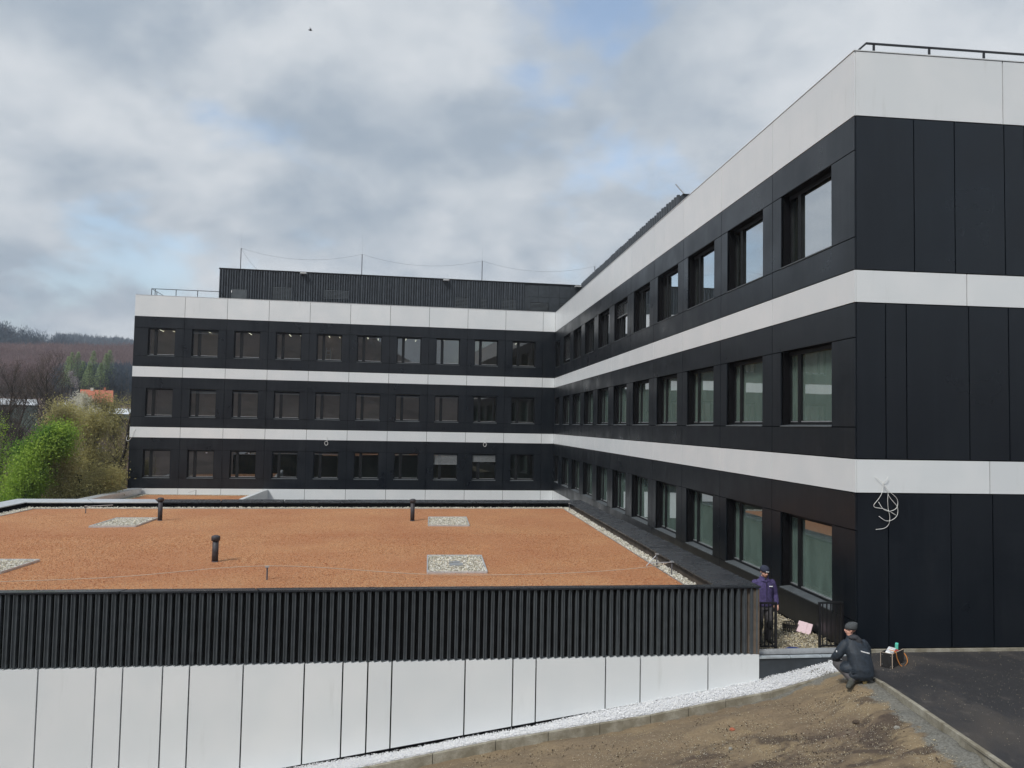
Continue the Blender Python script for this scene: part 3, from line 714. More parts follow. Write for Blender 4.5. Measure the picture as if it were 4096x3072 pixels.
def lerpquad(Q, u, v): return (Q[0].lerp(Q[3], u)).lerp(Q[1].lerp(Q[2], u), v)
ub = np.linspace(0, 1, 60)
SV = [lerpquad(SUB, u, v) for v in ub for u in ub]
sx = np.array([[q.x, q.y] for q in SV]); sz = ZR+.03+vnoise(sx[:, 0], sx[:, 1], 1.6, 8)*.012
i = np.arange(59)[None]+60*np.arange(59)[:, None]
tag(fastmesh('roof_substrate', np.column_stack([sx, sz]), np.stack([i, i+60, i+61, i+1], 2).reshape(-1, 4), 'sub', LB, True), kind='stuff')
for a, b in zip(SUB, SUB[1:]+SUB[:1]):
    d = (b-a).normalized(); nrm = Vector((d.y, -d.x, 0))*.008
    MB().prism([(a.x-nrm.x, a.y-nrm.y, ZR), (b.x-nrm.x, b.y-nrm.y, ZR), (b.x+nrm.x, b.y+nrm.y, ZR), (a.x+nrm.x, a.y+nrm.y, ZR)], (0, 0, .05)).mk('edging_strip', 'metal', LB)
rg = np.random.default_rng(5)
def inq(Q, n, rg):
    u = rg.random(n); v = rg.random(n); Q = [np.array(q[:2]) for q in Q]
    return ((1-u)[:, None]*Q[0]+u[:, None]*Q[3])*(1-v)[:, None]+((1-u)[:, None]*Q[1]+u[:, None]*Q[2])*v[:, None]
def pts_quad(Q, dens, z, sig, rg):
    A = 0; q = [np.array(p[:2]) for p in Q]
    for k in range(4): a, b = q[k], q[(k+1) % 4]; A += a[0]*b[1]-b[0]*a[1]
    n = int(abs(A)/2*dens); p = inq(Q, n, rg); return np.column_stack([p, z+rg.normal(0, sig, n)])
pq = []
for k in range(3):
    pq.append(pts_quad([IN2[k], IN2[k+1], SUB[k+1], SUB[k]], 620 if k == 0 else 460, ZR+.018, .012, rg))
tag(scatter('border_gravel', np.concatenate(pq), .034, 'pale_pebble', LB, .65, 2), kind='stuff')
near = [SUB[0], SUB[0].lerp(SUB[1], .55), SUB[3].lerp(SUB[2], .55), SUB[3]]
cp_ = np.concatenate([pts_quad(SUB, 90, ZR+.036, .006, rg), pts_quad(near, 220, ZR+.036, .006, rg)])
tag(scatter('substrate_chips', cp_, .014, 'chip', LB, .6, 3), kind='stuff')
# square gravel pads with drain lids
def pad(c, lid, label):
    P = [L(*q, 0) for q in c]; z = ZR+.034
    cx = sum((p for p in P), Vector())/4
    w = Linv.inverted() @ Vector((cx.x, cx.y, ZR))
    e = empty('gravel_pad', w, AL, label, 'gravel pad', 'gravel pads let into the red roof')
    Q = [p-cx for p in P]
    mk('bed', [(q.x, q.y, .036+.004) for q in Q], [(0, 1, 2, 3)], 'palebed', e)
    for a, b in zip(Q, Q[1:]+Q[:1]):
        d = (b-a).normalized(); nr = Vector((-d.y, d.x, 0))*.012
        MB().prism([(a.x-nr.x, a.y-nr.y, .0), (b.x-nr.x, b.y-nr.y, .0), (b.x+nr.x, b.y+nr.y, .0), (a.x+nr.x, a.y+nr.y, .0)], (0, 0, .085)).mk('metal_edge', 'alu', e)
    tag(scatter('gravel', pts_quad([Q[0], Q[3], Q[2], Q[1]], 520, .055, .012, np.random.default_rng(int(abs(c[0][0]*100)))), .032, 'pale_pebble', e, .65, 4), kind='stuff')
    if lid:
        MB().box(-.16, .16, -.32, .0, .05, .082).box(-.16, .12, .10, .26, .05, .080).mk('drain_lid', 'metal', e)
pad([(-9.115, -39.56), (-7.714, -39.51), (-7.70, -37.13), (-9.115, -37.15)], True, 'gravel pad nearest the front edge with a grey drain lid showing')
pad([(-9.10, -30.90), (-7.70, -30.84), (-7.69, -28.38), (-9.09, -28.46)], False, 'gravel pad further back, right of the farther centre vent pipe')
pad([(-19.80, -31.69), (-18.44, -31.50), (-18.46, -29.30), (-19.81, -29.38)], False, 'gravel pad at the back left beside a vent pipe')
pad([(-19.9, -39.65), (-18.5, -39.55), (-18.42, -37.94), (-19.9, -37.90)], False, 'gravel pad cut by the left edge of the picture')
def vent(x, y, h, label):
    e = empty('vent_pipe', (x, y, ZR), 0, label, 'vent pipe', 'vent pipes standing on the red roof')
    MB().tube([(0, 0, 0), (0, 0, h-.08)], .075, 16).mk('pipe', 'pipe', e, True)
    MB().tube([(0, 0, h-.11), (0, 0, h-.02), (0, 0, h), (0, 0, h+.02)], [.105, .105, .095, .04], 16).mk('cap', 'pipe', e, True)
    MB().tube([(0, 0, 0), (0, 0, .05)], [.10, .08], 16).mk('collar', 'pipe', e, True)
vent(-18.26, -29.75, .80, 'dark vent pipe at the corner of the back left gravel pad')
vent(-14.32, -37.95, .66, 'dark vent pipe nearest the front edge of the red roof')
vent(-9.67, -29.35, .80, 'dark vent pipe in the middle of the roof, left of a gravel pad')
def stick(x, y, h, label, rod=None):
    e = empty('conductor_holder', (x, y, ZR), 0, label, 'wire holder', 'small wire holders on the red roof')
    MB().tube([(0, 0, 0), (0, 0, h)], .018, 8).mk('post', 'wire', e)
    MB().box(-.04, .04, -.04, .04, h, h+.03).mk('clip', 'metal', e)
    if rod: MB().tube([(0, 0, h), rod], .012, 6).mk('rod', 'metal', e)
stick(-21.5, -27.75, .28, 'small post with a short pipe at the far left of the red roof', (.9, .1, .33))
stick(-12.62, -40.25, .30, 'small wire holder between front vent pipe and roof edge')
stick(-3.29, -39.63, .32, 'short black post on the gravel border near the front right corner', (-.5, .15, .28))
stick(-3.33, -38.5, .32, 'bent wire post on the gravel border right of the red roof', (-.3, -.1, .05))
stick(-3.25, -25.3, .30, 'small wire post at the far right corner of the red roof')
w1 = [(-23, -41.2, ZR+.10), (-20, -41.0, ZR+.09), (-16, -40.5, ZR+.12), (-12.62, -40.22, ZR+.33), (-9, -40.0, ZR+.10), (-6, -39.85, ZR+.10), (-3.9, -39.6, ZR+.2), (-3.29, -39.6, ZR+.33)]
tubes('roof_wire', [w1], .007, 'ply', 'thin lightning wire running along the front of the red roof', 'wire')
# terrace behind the low front wall
MB().box(.02, 2.12, .02, 19, -9.0, -4.80).mk('terrace_wall', 'fin2', LB)
TQ = [L(-2.28, -41.72, 0), L(-2.28, -23.2, 0), L(0, -23.2, 0), L(0, -41.72, 0)]
mk('terrace_bed', [(q.x, q.y, -4.785) for q in TQ][::-1], [(0, 1, 2, 3)], 'pebbed', LB)
tp = np.concatenate([pts_quad([TQ[0], TQ[0].lerp(TQ[1], .30), TQ[3].lerp(TQ[2], .30), TQ[3]], 900, -4.762, .016, rg), pts_quad([TQ[0].lerp(TQ[1], .3), TQ[0].lerp(TQ[1], 1), TQ[3].lerp(TQ[2], 1), TQ[3].lerp(TQ[2], .3)], 160, -4.765, .012, rg)])
tag(scatter('terrace_gravel', tp, .030, 'pebble', LB, .62, 6), kind='stuff')
MB().box(.0, 2.13, .22, .27, -4.78, -4.675).mk('flashing', 'alu', LB)
for k in range(3): MB().box(.01+k*.71, .70+k*.71, -.01+.004*k, .11, -4.80, -4.765).mk('flashing', 'zinc', LB)
# terrace railings
def bars(x0, x1, label, n):
    e = empty('railing', (x0, YF+.51, -4.70), 0, label, 'railing', 'low black railings on the terrace edge')
    w = x1-x0
    MB().box(0, w, -.025, .025, .925, .96).mk('top_rail', 'steel', e); MB().box(.02, w-.02, -.02, .02, .0, .03).mk('bottom_rail', 'steel', e)
    ubox('post', 'steel', w-.045 if x0 < -1 else 0, w if x0 < -1 else .045, -.025, .025, -.06, .924, e)
    ubox('post', 'steel', 0 if x0 < -1 else w-.045, .045 if x0 < -1 else w, -.025, .025, -.06, .924, e)
    for i in range(n):
        xx = w*(i+1)/(n+1); ubox('bar', 'steel', xx-.011, xx+.011, -.011, .011, .031, .924, e)
bars(-2.07, -1.53, 'left black railing in front of the standing man', 5)
bars(-.575, .0-.012, 'right black railing against the end of the right wing wall', 5)

# ------------------------------------------------------------------ annex roof behind
AN = empty('annex', (-24.4, -12, -9.6), 0, 'lower annex behind with a small red roof and pale parapets', 'building')
def A(x, y, z): return (x+24.4, y+12, z+9.6)
mk('roof_substrate', [A(-27.9, -1.8-.35, -5.15), A(-20.75, -1.35-.35, -5.15), A(-20.75, -23.5, -5.15), A(-28.3, -23.5, -5.15)][::-1], [(0, 1, 2, 3)], 'sub', AN)
mk('gravel_border', [A(-28.6, -1.75, -5.17), A(-20.4, -1.25, -5.17), A(-20.4, -23.9, -5.17), A(-28.8, -23.9, -5.17)][::-1], [(0, 1, 2, 3)], 'pebbed', AN)
tag(scatter('border_gravel', np.array(list(map(lambda q: A(*q), np.concatenate([
    np.column_stack([rg.uniform(-28.3, -20.5, 1500), rg.uniform(-2.15, -1.8, 1500), np.full(1500, -5.14)]),
    np.column_stack([rg.uniform(-28.3, -27.9, 2500), rg.uniform(-14, -2, 2500), np.full(2500, -5.14)])])))), .04, 'pebble', AN, .6, 8), kind='stuff')
def slabx(name, mat, q, z0, z1): return MB().prism([A(x, y, z0) for x, y in q], (0, 0, z1-z0)).mk(name, mat, AN)
slabx('parapet', 'white', [(-20.42, -1.28), (-20.15, -1.27), (-20.3, -22.9), (-20.6, -22.9)], -9.5, -4.78)
slabx('parapet', 'alu', [(-29.0, -1.86), (-28.35, -1.84), (-28.75, -22.9), (-29.6, -22.9)], -9.5, -4.72)
slabx('gutter', 'pipe', [(-29.2, -1.9), (-29.05, -1.88), (-29.65, -22.9), (-29.85, -22.9)], -9.5, -4.80)
stick_ = empty('conductor_holder', (-24.6, -2.6, -5.15), 0, 'small wire post on the annex roof behind the back parapet', 'wire holder')
MB().tube([(0, 0, 0), (0, 0, .4)], .02, 6).mk('post', 'wire', stick_); MB().tube([(0, 0, .38), (-.5, 0, .22)], .012, 6).mk('rod', 'metal', stick_)
lp = empty('path_lamp', (-29.95, -4.6, -9.6), 0, 'grey flat-capped lamp left of the back wing behind the pale parapet', 'lamp')
MB().tube([(0, 0, 0), (0, 0, 5.0)], .05, 8).mk('pole', 'pipe', lp); MB().tube([(0, 0, 4.8), (0, 0, 5.15)], .16, 12).mk('lens', 'metal', lp)
MB().tube([(0, 0, 5.15), (0, 0, 5.2), (0, 0, 5.25)], [.55, .5, .1], 20).mk('shade', 'shade', lp)

# ------------------------------------------------------------------ white chip strip and kerbs
kt = [(1.62, -4.885), (1.467, -4.92), (-.05, -5.287), (-.988, -5.42), (-2.54, -5.67), (-5.612, -6.06), (-8.012, -6.462), (-11, -6.93), (-15, -7.5)]
gt = [(2.15, -4.80), (1.63, -4.90), (0, -5.256), (-3.29, -5.76), (-4.735, -6.053), (-6.18, -6.255), (-7.48, -6.457), (-9.16, -6.654), (-12, -7.1), (-15.5, -7.6)]
kz = lambda x: float(np.interp(x, [k[0] for k in kt][::-1], [k[1] for k in kt][::-1]))
gz = lambda x: float(np.interp(x, [k[0] for k in gt][::-1], [k[1] for k in gt][::-1]))
ST = empty('gravel_strip', Lw(-5, -.25, -6), 0, 'sloping strip of white marble chippings along the foot of the low building', 'gravel')
xs = np.linspace(-15, 2.1, 60); V = []
for x in xs:
    e = -.56 if x < 1.5 else -.56+(x-1.5)*.5
    for w, z in ((e, kz(min(x, 1.62))-.01), (.04, gz(x)-.015)): V.append(Lw(x, w, z)-Vector(ST.location))
mk('bed', V, [(2*i, 2*i+2, 2*i+3, 2*i+1) for i in range(59)], 'marbed', ST)
n = 42000; X_ = rg.uniform(-12, 2.05, n); Wv = rg.uniform(-.57, .02, n)
Wv = np.where(X_ > 1.5, np.maximum(Wv, -.56+(X_-1.5)*.5), Wv)
zz = np.array([(kz(min(a, 1.62))*(-b/.56)+gz(a)*(1+b/.56)) for a, b in zip(X_, Wv)])+rg.normal(.012, .016, n)
pp = np.array([Lw(a, b, c) for a, b, c in zip(X_, Wv, zz)])-np.array(ST.location)
tag(scatter('marble_chippings', pp, .0155, 'marble', ST, .75, 9), kind='stuff')
def kerb(path, label, h=.26, wd=.075, L0=1.0):
    e = empty('kerb', path[0], 0, label, 'kerb'); o = Vector(path[0])
    P = [Vector(p) for p in path]; seg = []
    for a, b in zip(P[:-1], P[1:]):
        n = max(1, round((b-a).length/L0))
        for i in range(n): seg.append((a.lerp(b, i/n), a.lerp(b, (i+1)/n)))
    for a, b in seg:
        d = (b-a).normalized(); nr = Vector((-d.y, d.x, 0)).normalized()*wd/2; a2 = a+d*.006; b2 = b-d*.006; bv = .008
        m = MB(); pr = []
        sec = [(-1, -h), (-1, -bv), (-.8, 0), (.8, 0), (1, -bv), (1, -h)]
        A_ = [a2+nr*s+Vector((0, 0, z))-o for s, z in sec]
        m.prism(A_, b2-a2); m.mk('kerb_stone', 'kerb', e)
kerb([Lw(x, -.60, kz(x)) for x in (1.60, -.05, -.988, -2.54, -5.612, -8.012, -11, -15)], 'concrete kerb sloping down along the white chippings')
K2 = [(-.52, -42.72, -4.80), (-.50, -43.1, -4.75), (-.60, -44.1, -4.665), (-.72, -45.2, -4.64), (-.82, -46.2, -4.64), (-.93, -47.4, -4.64), (-1.15, -49.5, -4.64), (-1.4, -52, -4.64), (-2.2, -60, -4.64)]
kerb(K2, 'concrete kerb between bare earth and asphalt', .24, .08)

# stones lying on the earth
n = 22000; X_ = np.concatenate([rg.uniform(-11, -.9, n//2), rg.uniform(-6.5, -.9, n//2)]); Y_ = np.concatenate([rg.uniform(-52, -42.85, n//2), rg.uniform(-50, -44, n//2)])
ok = X_ < -.75+(Y_+43)*.11; X_, Y_ = X_[ok], Y_[ok]
Z_ = earth_z(X_, Y_)+vnoise(X_, Y_, 1.3, 5)*.035+vnoise(X_, Y_, .45, 6)*.022
sm = tag(scatter('small_stones', np.column_stack([X_, Y_, Z_+.003]), .011, 'pebble', None, .6, 12), kind='stuff'); tag(sm, 'pale small stones scattered over the bare earth', 'stones')
n = 7000; X_ = rg.uniform(-11, -.9, n); Y_ = rg.uniform(-52, -43, n); ok = (X_ < -.8+(Y_+43)*.11) & (vnoise(X_, Y_, 1.6, 21) > -.1); X_, Y_ = X_[ok], Y_[ok]
Z_ = earth_z(X_, Y_)+vnoise(X_, Y_, 1.3, 5)*.035
M['clod'] = plain('earth_clod', (.060, .042, .028), .95, 0, .4, 8, .5)
tag(scatter('earth_clods', np.column_stack([X_, Y_, Z_]), .017, 'clod', None, .7, 13), 'dark clods of soil lying on the bare earth', 'soil', kind='stuff')
def rock(x, y, r, mat, label):
    z = float(earth_z(x, y)); m = MB().ell((0, 0, 0), (r, r*.7, r*.55), 9, 6, .16)
    o = m.mk('stone', mat, None, False); o.location = (x, y, z+r*.2); o.rotation_euler = (0, 0, x*7); tag(o, label, 'stone')
rock(-1.75, -45.2, .075, 'clod', 'dark lump of soil below the crouching man')
rock(-1.35, -45.75, .06, 'conc', 'brown stone on the earth near the asphalt kerb')
rock(-3.6, -44.3, .055, 'roof_tile', 'small piece of red brick lying on the earth')
rock(-3.9, -45.0, .05, 'conc', 'pale flat stone lying left of the red brick piece')
n = 2200; X_ = rg.uniform(-.4, 6, n); Y_ = rg.uniform(-50, -42.2, n)
tag(scatter('asphalt_grit', np.column_stack([X_, Y_, np.full(n, -4.682)]), .008, 'pebble', None, .6, 14), 'fine pale grit scattered over the dark asphalt', 'grit', kind='stuff')

# ------------------------------------------------------------------ small things on the terrace and asphalt
e = empty('perforated_ring', (-.47, -39.95, -4.755), 0, 'round black perforated drain ring standing on the terrace gravel', 'drain ring')
m = MB(); k = 28
for i in range(k):
    a0, a1 = 2*math.pi*i/k, 2*math.pi*(i+.8)/k
    for z0, z1 in ((0, .052), (.054, .103), (.105, .155)):
        m.V += [(.19*math.cos(a), .19*math.sin(a), z) for z in (z0, z1) for a in (a0, a1)]; q = len(m.V)-4; m.F.append((q, q+1, q+3, q+2))
m.mk('perforated_wall', 'film', e)
MB().tube([(0, 0, .155), (0, 0, .175)], .198, 28, False).mk('rim', 'film', e); MB().tube([(0, 0, 0), (0, 0, .012)], .198, 28, False).mk('foot', 'film', e)
m = MB().box(-.16, .16, -.14, .14, -.03, .03).box(-.15, .05, -.139, .139, .03, .042)
o = m.mk('foam_block', 'pink'); o.location = (-.22, -40.15, -4.66); o.rotation_euler = (R(52), R(8), R(-38)); tag(o, 'pale pink foam block leaning by the black drain ring', 'foam block')
m = MB().tube(smooth_path([(-1.5, -41.75, -4.74), (-1.3, -41.6, -4.71), (-1.1, -41.62, -4.71), (-1.0, -41.75, -4.74)]), .02, 6)
tag(m.mk('hose', 'blue'), 'short blue hose lying behind the terrace flashing', 'hose')
tb = empty('toolbox', (.137, -43.175, -4.70), R(37.5), 'open black plywood toolbox with an orange strap on the asphalt', 'toolbox')
Wd, Dp, Hh, t = .58, .23, .285, .015
for nm, b in (('panel', (0, Wd, 0, t, 0, Hh)), ('panel', (0, Wd, Dp-t, Dp, 0, Hh)), ('panel', (0, t, t, Dp-t, 0, Hh)), ('panel', (Wd-t, Wd, t, Dp-t, 0, Hh)), ('base', (t, Wd-t, t, Dp-t, .0, .02))):
    MB().box(*b).mk(nm, 'film', tb)
MB().box(-.003, .008, -.003, .008, 0, Hh+.002).box(0, Wd, -.001, t+.001, Hh, Hh+.004).box(-.001, t, t, Dp, Hh, Hh+.004).box(-.003, .006, Dp-.006, Dp+.003, 0, Hh+.002).mk('edge_trim', 'ply', tb)
for px_, pz_ in ((.04, .04), (.04, .24), (.54, .04), (.54, .24)): MB().box(px_-.006, px_+.006, -.004, 0, pz_-.006, pz_+.006).mk('screw', 'metal', tb)
for py_, pz_ in ((.03, .24), (.2, .24), (.03, .04), (.2, .05)): MB().box(-.004, 0, py_-.006, py_+.006, pz_-.006, pz_+.006).mk('screw', 'metal', tb)
m = MB(); sp_ = smooth_path([(.10, .10, Hh+.05), (.10, -.02, Hh+.03), (.16, -.03, .18), (.27, -.05, .03), (.36, -.09, .008), (.50, -.10, .06), (.61, -.03, .16), (.60, .08, .27)], 5)
for p, q in zip(sp_[:-1], sp_[1:]): m.poly([p-Vector((.018, 0, 0)), p+Vector((.018, 0, 0)), q+Vector((.018, 0, 0)), q-Vector((.018, 0, 0))])
o = m.mk('strap', 'orange', tb); mod = o.modifiers.new('s', 'SOLIDIFY'); mod.thickness = .004
def item(name, mat, pts, label, rot=(0, 0, 0)):
    loc = tb.location+Matrix.Rotation(R(37.5), 3, 'Z') @ Vector(pts[0]); o = MB().box(*pts[1]).mk(name, mat); o.location = loc; o.rotation_euler = (rot[0], rot[1], R(37.5)+rot[2]); b = o.modifiers.new('b', 'BEVEL'); b.width = .012; b.segments = 2
    tag(o, label[0], label[1]); return o
item('tool_case', 'paper', ((.22, .13, .24), (-.17, .15, -.07, .07, -.06, .06)), ('light grey tool case lying in the black toolbox', 'case'), (.1, -.28, .1))
item('cloth', 'red', ((.36, .10, .26), (-.10, .09, -.06, .06, -.05, .04)), ('red cloth bundle in the toolbox beside the mint box', 'cloth'), (.2, .1, 0))
item('plastic_box', 'mint', ((.50, .11, .30), (-.045, .045, -.03, .03, -.1, .10)), ('upright mint green plastic box in the toolbox', 'box'), (.05, -.12, .25))
item('bag', 'print', ((.12, .12, .25), (-.06, .06, -.05, .05, -.05, .04)), ('crumpled white bag in the front corner of the toolbox', 'bag'), (.2, .2, 0))

# ------------------------------------------------------------------ people
def skinned(name, nodes, edges, mat, parent, sub=2, root=0):
    me = bpy.data.meshes.new(name); keys = list(nodes); idx = {k: i for i, k in enumerate(keys)}
    me.from_pydata([nodes[k][0] for k in keys], [(idx[a], idx[b]) for a, b in edges], []); me.materials.append(M[mat])
    o = bpy.data.objects.new(name, me); C.objects.link(o); o.parent = parent
    md = o.modifiers.new('skin', 'SKIN'); md.use_smooth_shade = True; md.branch_smoothing = .6
    sv_ = me.skin_vertices[0].data
    for k in keys:
        r = nodes[k][1]; r = r if hasattr(r, '__len__') else (r, r)
        sv_[idx[k]].radius = r; sv_[idx[k]].use_root = (idx[k] == root)
    ss = o.modifiers.new('sub', 'SUBSURF'); ss.levels = sub; ss.render_levels = sub
    return o
def chain(*k): return list(zip(k[:-1], k[1:]))
def hand(N, E, wrist, pre, palm, dirs, thumb, ln=.075, r=.0088):
    """palm vertex, four fingers of different length, thumb from the side of the palm"""
    N[pre+'palm'] = (palm, (.036, .018)); E.append((wrist, pre+'palm'))
    for i, (base, d, s) in enumerate(dirs):
        b = Vector(palm)+Vector(base); d = Vector(d).normalized()
        N[f'{pre}f{i}a'] = (tuple(b), r*1.1); N[f'{pre}f{i}b'] = (tuple(b+d*ln*s*.5), r); N[f'{pre}f{i}c'] = (tuple(b+(d+Vector((0, .35, -.25))).normalized()*ln*s), r*.8)
        E += [(pre+'palm', f'{pre}f{i}a')]+chain(f'{pre}f{i}a', f'{pre}f{i}b', f'{pre}f{i}c')
    b = Vector(palm)+Vector(thumb[0]); N[pre+'ta'] = (tuple(b), r*1.25); N[pre+'tb'] = (tuple(b+Vector(thumb[1])), r); E += [(pre+'palm', pre+'ta'), (pre+'ta', pre+'tb')]

def fused(name, mb, mat, parent, vox=.011, it=6):
    o = mb.mk(name, mat, parent, True)
    m = o.modifiers.new('r', 'REMESH'); m.mode = 'VOXEL'; m.voxel_size = vox; m.use_smooth_shade = True
    if it: s_ = o.modifiers.new('s', 'SMOOTH'); s_.iterations = it; s_.factor = .5
    return o
def loft(mb, secs, seg=20):
    """closed loft through (centre, rx, ry) ellipses"""
    n0 = len(mb.V); k = len(secs)
    for c, rx, ry in secs:
        for j in range(seg):
            a = 2*math.pi*j/seg; mb.V.append((c[0]+rx*math.cos(a), c[1]+ry*math.sin(a), c[2]))
    for i in range(k-1):
        for j in range(seg):
            a = n0+i*seg+j; b = n0+i*seg+(j+1) % seg; mb.F.append((a, b, b+seg, a+seg))
    mb.F.append(tuple(n0+j for j in range(seg))[::-1]); mb.F.append(tuple(n0+(k-1)*seg+j for j in range(seg)))
    return mb
def limb(mb, pts, rads, k=14):
    mb.tube(smooth_path(pts, 3), list(np.interp(np.linspace(0, len(rads)-1, 3*(len(pts)-1)+1), range(len(rads)), rads)), k)
    for p, r_ in zip(pts, rads): mb.ell(p, (r_*.99,)*3, 12, 8)
    return mb
def add_hand(mb, wrist, d, side, ln=.17):
    """palm, four unequal bent fingers and a thumb leaving the side of the palm"""
    d = Vector(d).normalized(); s_ = Vector(side).normalized(); n_ = d.cross(s_).normalized(); w = Vector(wrist)
    for i in range(4): mb.tube([w+s_*(-.027+.018*i), w+d*.085+s_*(-.030+.020*i)], .0145, 8)
    for i, q in enumerate((.82, 1.0, .93, .72)):
        b = w+d*.082+s_*(-.031+.0205*i); m1 = b+d*.038*q-n_*.006; m2 = m1+d*.026*q-n_*.014; m3 = m2+d*.016*q-n_*.016
        mb.tube([b, m1, m2, m3], [.0095, .009, .0082, .0065], 8)
    t0 = w+d*.025-s_*.034; mb.tube([w+d*.01-s_*.01, t0, t0+d*.035-s_*.02-n_*.008, t0+d*.06-s_*.018-n_*.018], [.014, .013, .011, .009], 8)
    return mb
def head(mb, c, yaw=0, pitch=0):
    """skull, jaw, nose, ears, lips round centre c; the face looks along -y before turning"""
    n0 = len(mb.V); 
    mb.ell((0, .012, .035), (.076, .092, .085), 16, 12); mb.ell((0, -.022, -.035), (.060, .068, .070), 16, 12); mb.ell((0, -.045, -.085), (.034, .034, .024), 12, 8)
    mb.tube([(0, -.083, .015), (0, -.108, -.022), (0, -.092, -.036)], [.008, .014, .012], 8); mb.ell((0, -.086, -.058), (.022, .010, .006), 10, 6)
    for s_ in (-1, 1): mb.ell((s_*.078, .012, -.005), (.009, .018, .030), 8, 6); mb.ell((s_*.035, -.062, -.022), (.022, .018, .018), 8, 6)
    R_ = Matrix.Translation(c) @ Matrix.Rotation(yaw, 4, 'Z') @ Matrix.Rotation(pitch, 4, 'X')
    mb.xf(lambda v: R_ @ v, n0); return R_

# standing man (local: faces -y, origin on the gravel)
man = empty('person', (-1.56, -40.92, -4.765), R(4), 'standing man in violet fleece and navy beanie looking down behind the railing', 'person'); man.scale = (1.08, 1.08, 1.0)
B_ = MB(); loft(B_, [((0, 0, .78), .13, .09), ((0, 0, .9), .15, .10), ((0, 0, 1.05), .135, .09), ((0, 0, 1.25), .155, .10), ((0, .005, 1.36), .13, .08), ((0, 0, 1.42), .065, .06)])
limb(B_, [(0, .0, 1.38), (0, -.02, 1.50)], [.055, .052])
HR = head(B_, Vector((0, -.045, 1.575)), 0, R(16))
for s in (-1, 1):
    limb(B_, [(s*.165, 0, 1.345), (s*.235, .03, 1.09), (s*.262, -.04, .86)], [.05, .042, .028]); add_hand(B_, (s*.264, -.045, .855), (-.02*s, -.25, -1), (s, -.35, 0))
    limb(B_, [(s*.085, 0, .82), (s*.10, -.025, .46), (s*.10, .02, .09)], [.085, .052, .036]); limb(B_, [(s*.10, .02, .06), (s*.11, -.11, .04)], [.036, .03])
fused('body', B_, 'skin', man, .008, 3)
F_ = MB(); loft(F_, [((0, 0, .815), .185, .135), ((0, 0, .86), .195, .145), ((0, -.005, 1.0), .185, .135), ((0, 0, 1.18), .205, .138), ((0, .005, 1.30), .205, .128), ((0, .008, 1.375), .165, .105), ((0, .0, 1.42), .095, .090), ((0, -.008, 1.475), .085, .088)])
for s in (-1, 1):
    limb(F_, [(s*.185, .005, 1.325), (s*.240, .02, 1.20), (s*.268, .03, 1.06), (s*.272, -.01, .95), (s*.268, -.04, .875)], [.078, .074, .066, .060, .050])
fused('fleece', F_, 'fleece', man, .012, 4)
T_m = MB(); loft(T_m, [((0, 0, .74), .17, .115), ((0, 0, .88), .17, .12)])
for s in (-1, 1):
    limb(T_m, [(s*.09, 0, .80), (s*.105, -.02, .62), (s*.108, -.03, .46), (s*.108, .0, .27), (s*.108, .015, .10)], [.105, .094, .080, .075, .070])
    MB().ell((s*.108, -.072, .42), (.074, .050, .13), 14, 10).mk('knee_patch', 'kneepad', man, True)
    bt = MB(); limb(bt, [(s*.108, .03, .12), (s*.108, .03, .06), (s*.112, -.07, .05), (s*.118, -.15, .042)], [.060, .056, .052, .044]); fused('boot', bt, 'boot', man, .012, 3)
fused('trousers', T_m, 'trouser', man, .012, 4)
def onhead(parent, name, mb, mat, RM): mb.xf(lambda v: RM @ v); return mb.mk(name, mat, parent, True)
hat = loft(MB(), [((0, .010, .022), .090, .108), ((0, .012, .055), .094, .110), ((0, .016, .095), .086, .100), ((0, .020, .122), .062, .074), ((0, .022, .136), .028, .034)])
onhead(man, 'beanie', hat, 'navyhat', HR)
onhead(man, 'cap_logo', MB().box(-.026, -.004, -.106, -.098, .034, .058).box(.002, .044, -.105, -.096, .036, .050), 'print', HR)
onhead(man, 'beard', MB().ell((0, -.050, -.082), (.046, .044, .034), 12, 8).ell((-.042, -.03, -.06), (.018, .03, .034), 8, 6).ell((.042, -.03, -.06), (.018, .03, .034), 8, 6).ell((0, -.090, -.046), (.024, .008, .006), 8, 6), 'beard', HR)
for s in (-1, 1):
    onhead(man, 'eyebrow', MB().box(s*.030-.015, s*.030+.015, -.091, -.080, .014, .020), 'beard', HR)
    onhead(man, 'eye', MB().ell((s*.030, -.083, .002), (.011, .006, .006), 8, 6), 'kneepad', HR)
MB().ell((0, -.045, 1.425), (.050, .058, .035), 12, 8).mk('shirt_collar', 'shirt', man, True)
for s in (-1, 1):
    mk('collar_flap', [(s*.008, -.125, 1.365), (s*.095, -.085, 1.385), (s*.098, -.02, 1.49), (s*.045, -.090, 1.47)], [(0, 1, 2, 3)], 'fleece', man).modifiers.new('s', 'SOLIDIFY').thickness = .014
MB().box(-.003, .003, -.146, -.128, .83, 1.36).mk('zip', 'kneepad', man)
MB().ell((.070, -.133, 1.265), (.013, .008, .014), 8, 6).box(.085, .135, -.137, -.124, 1.257, 1.274).mk('chest_logo', 'print', man)

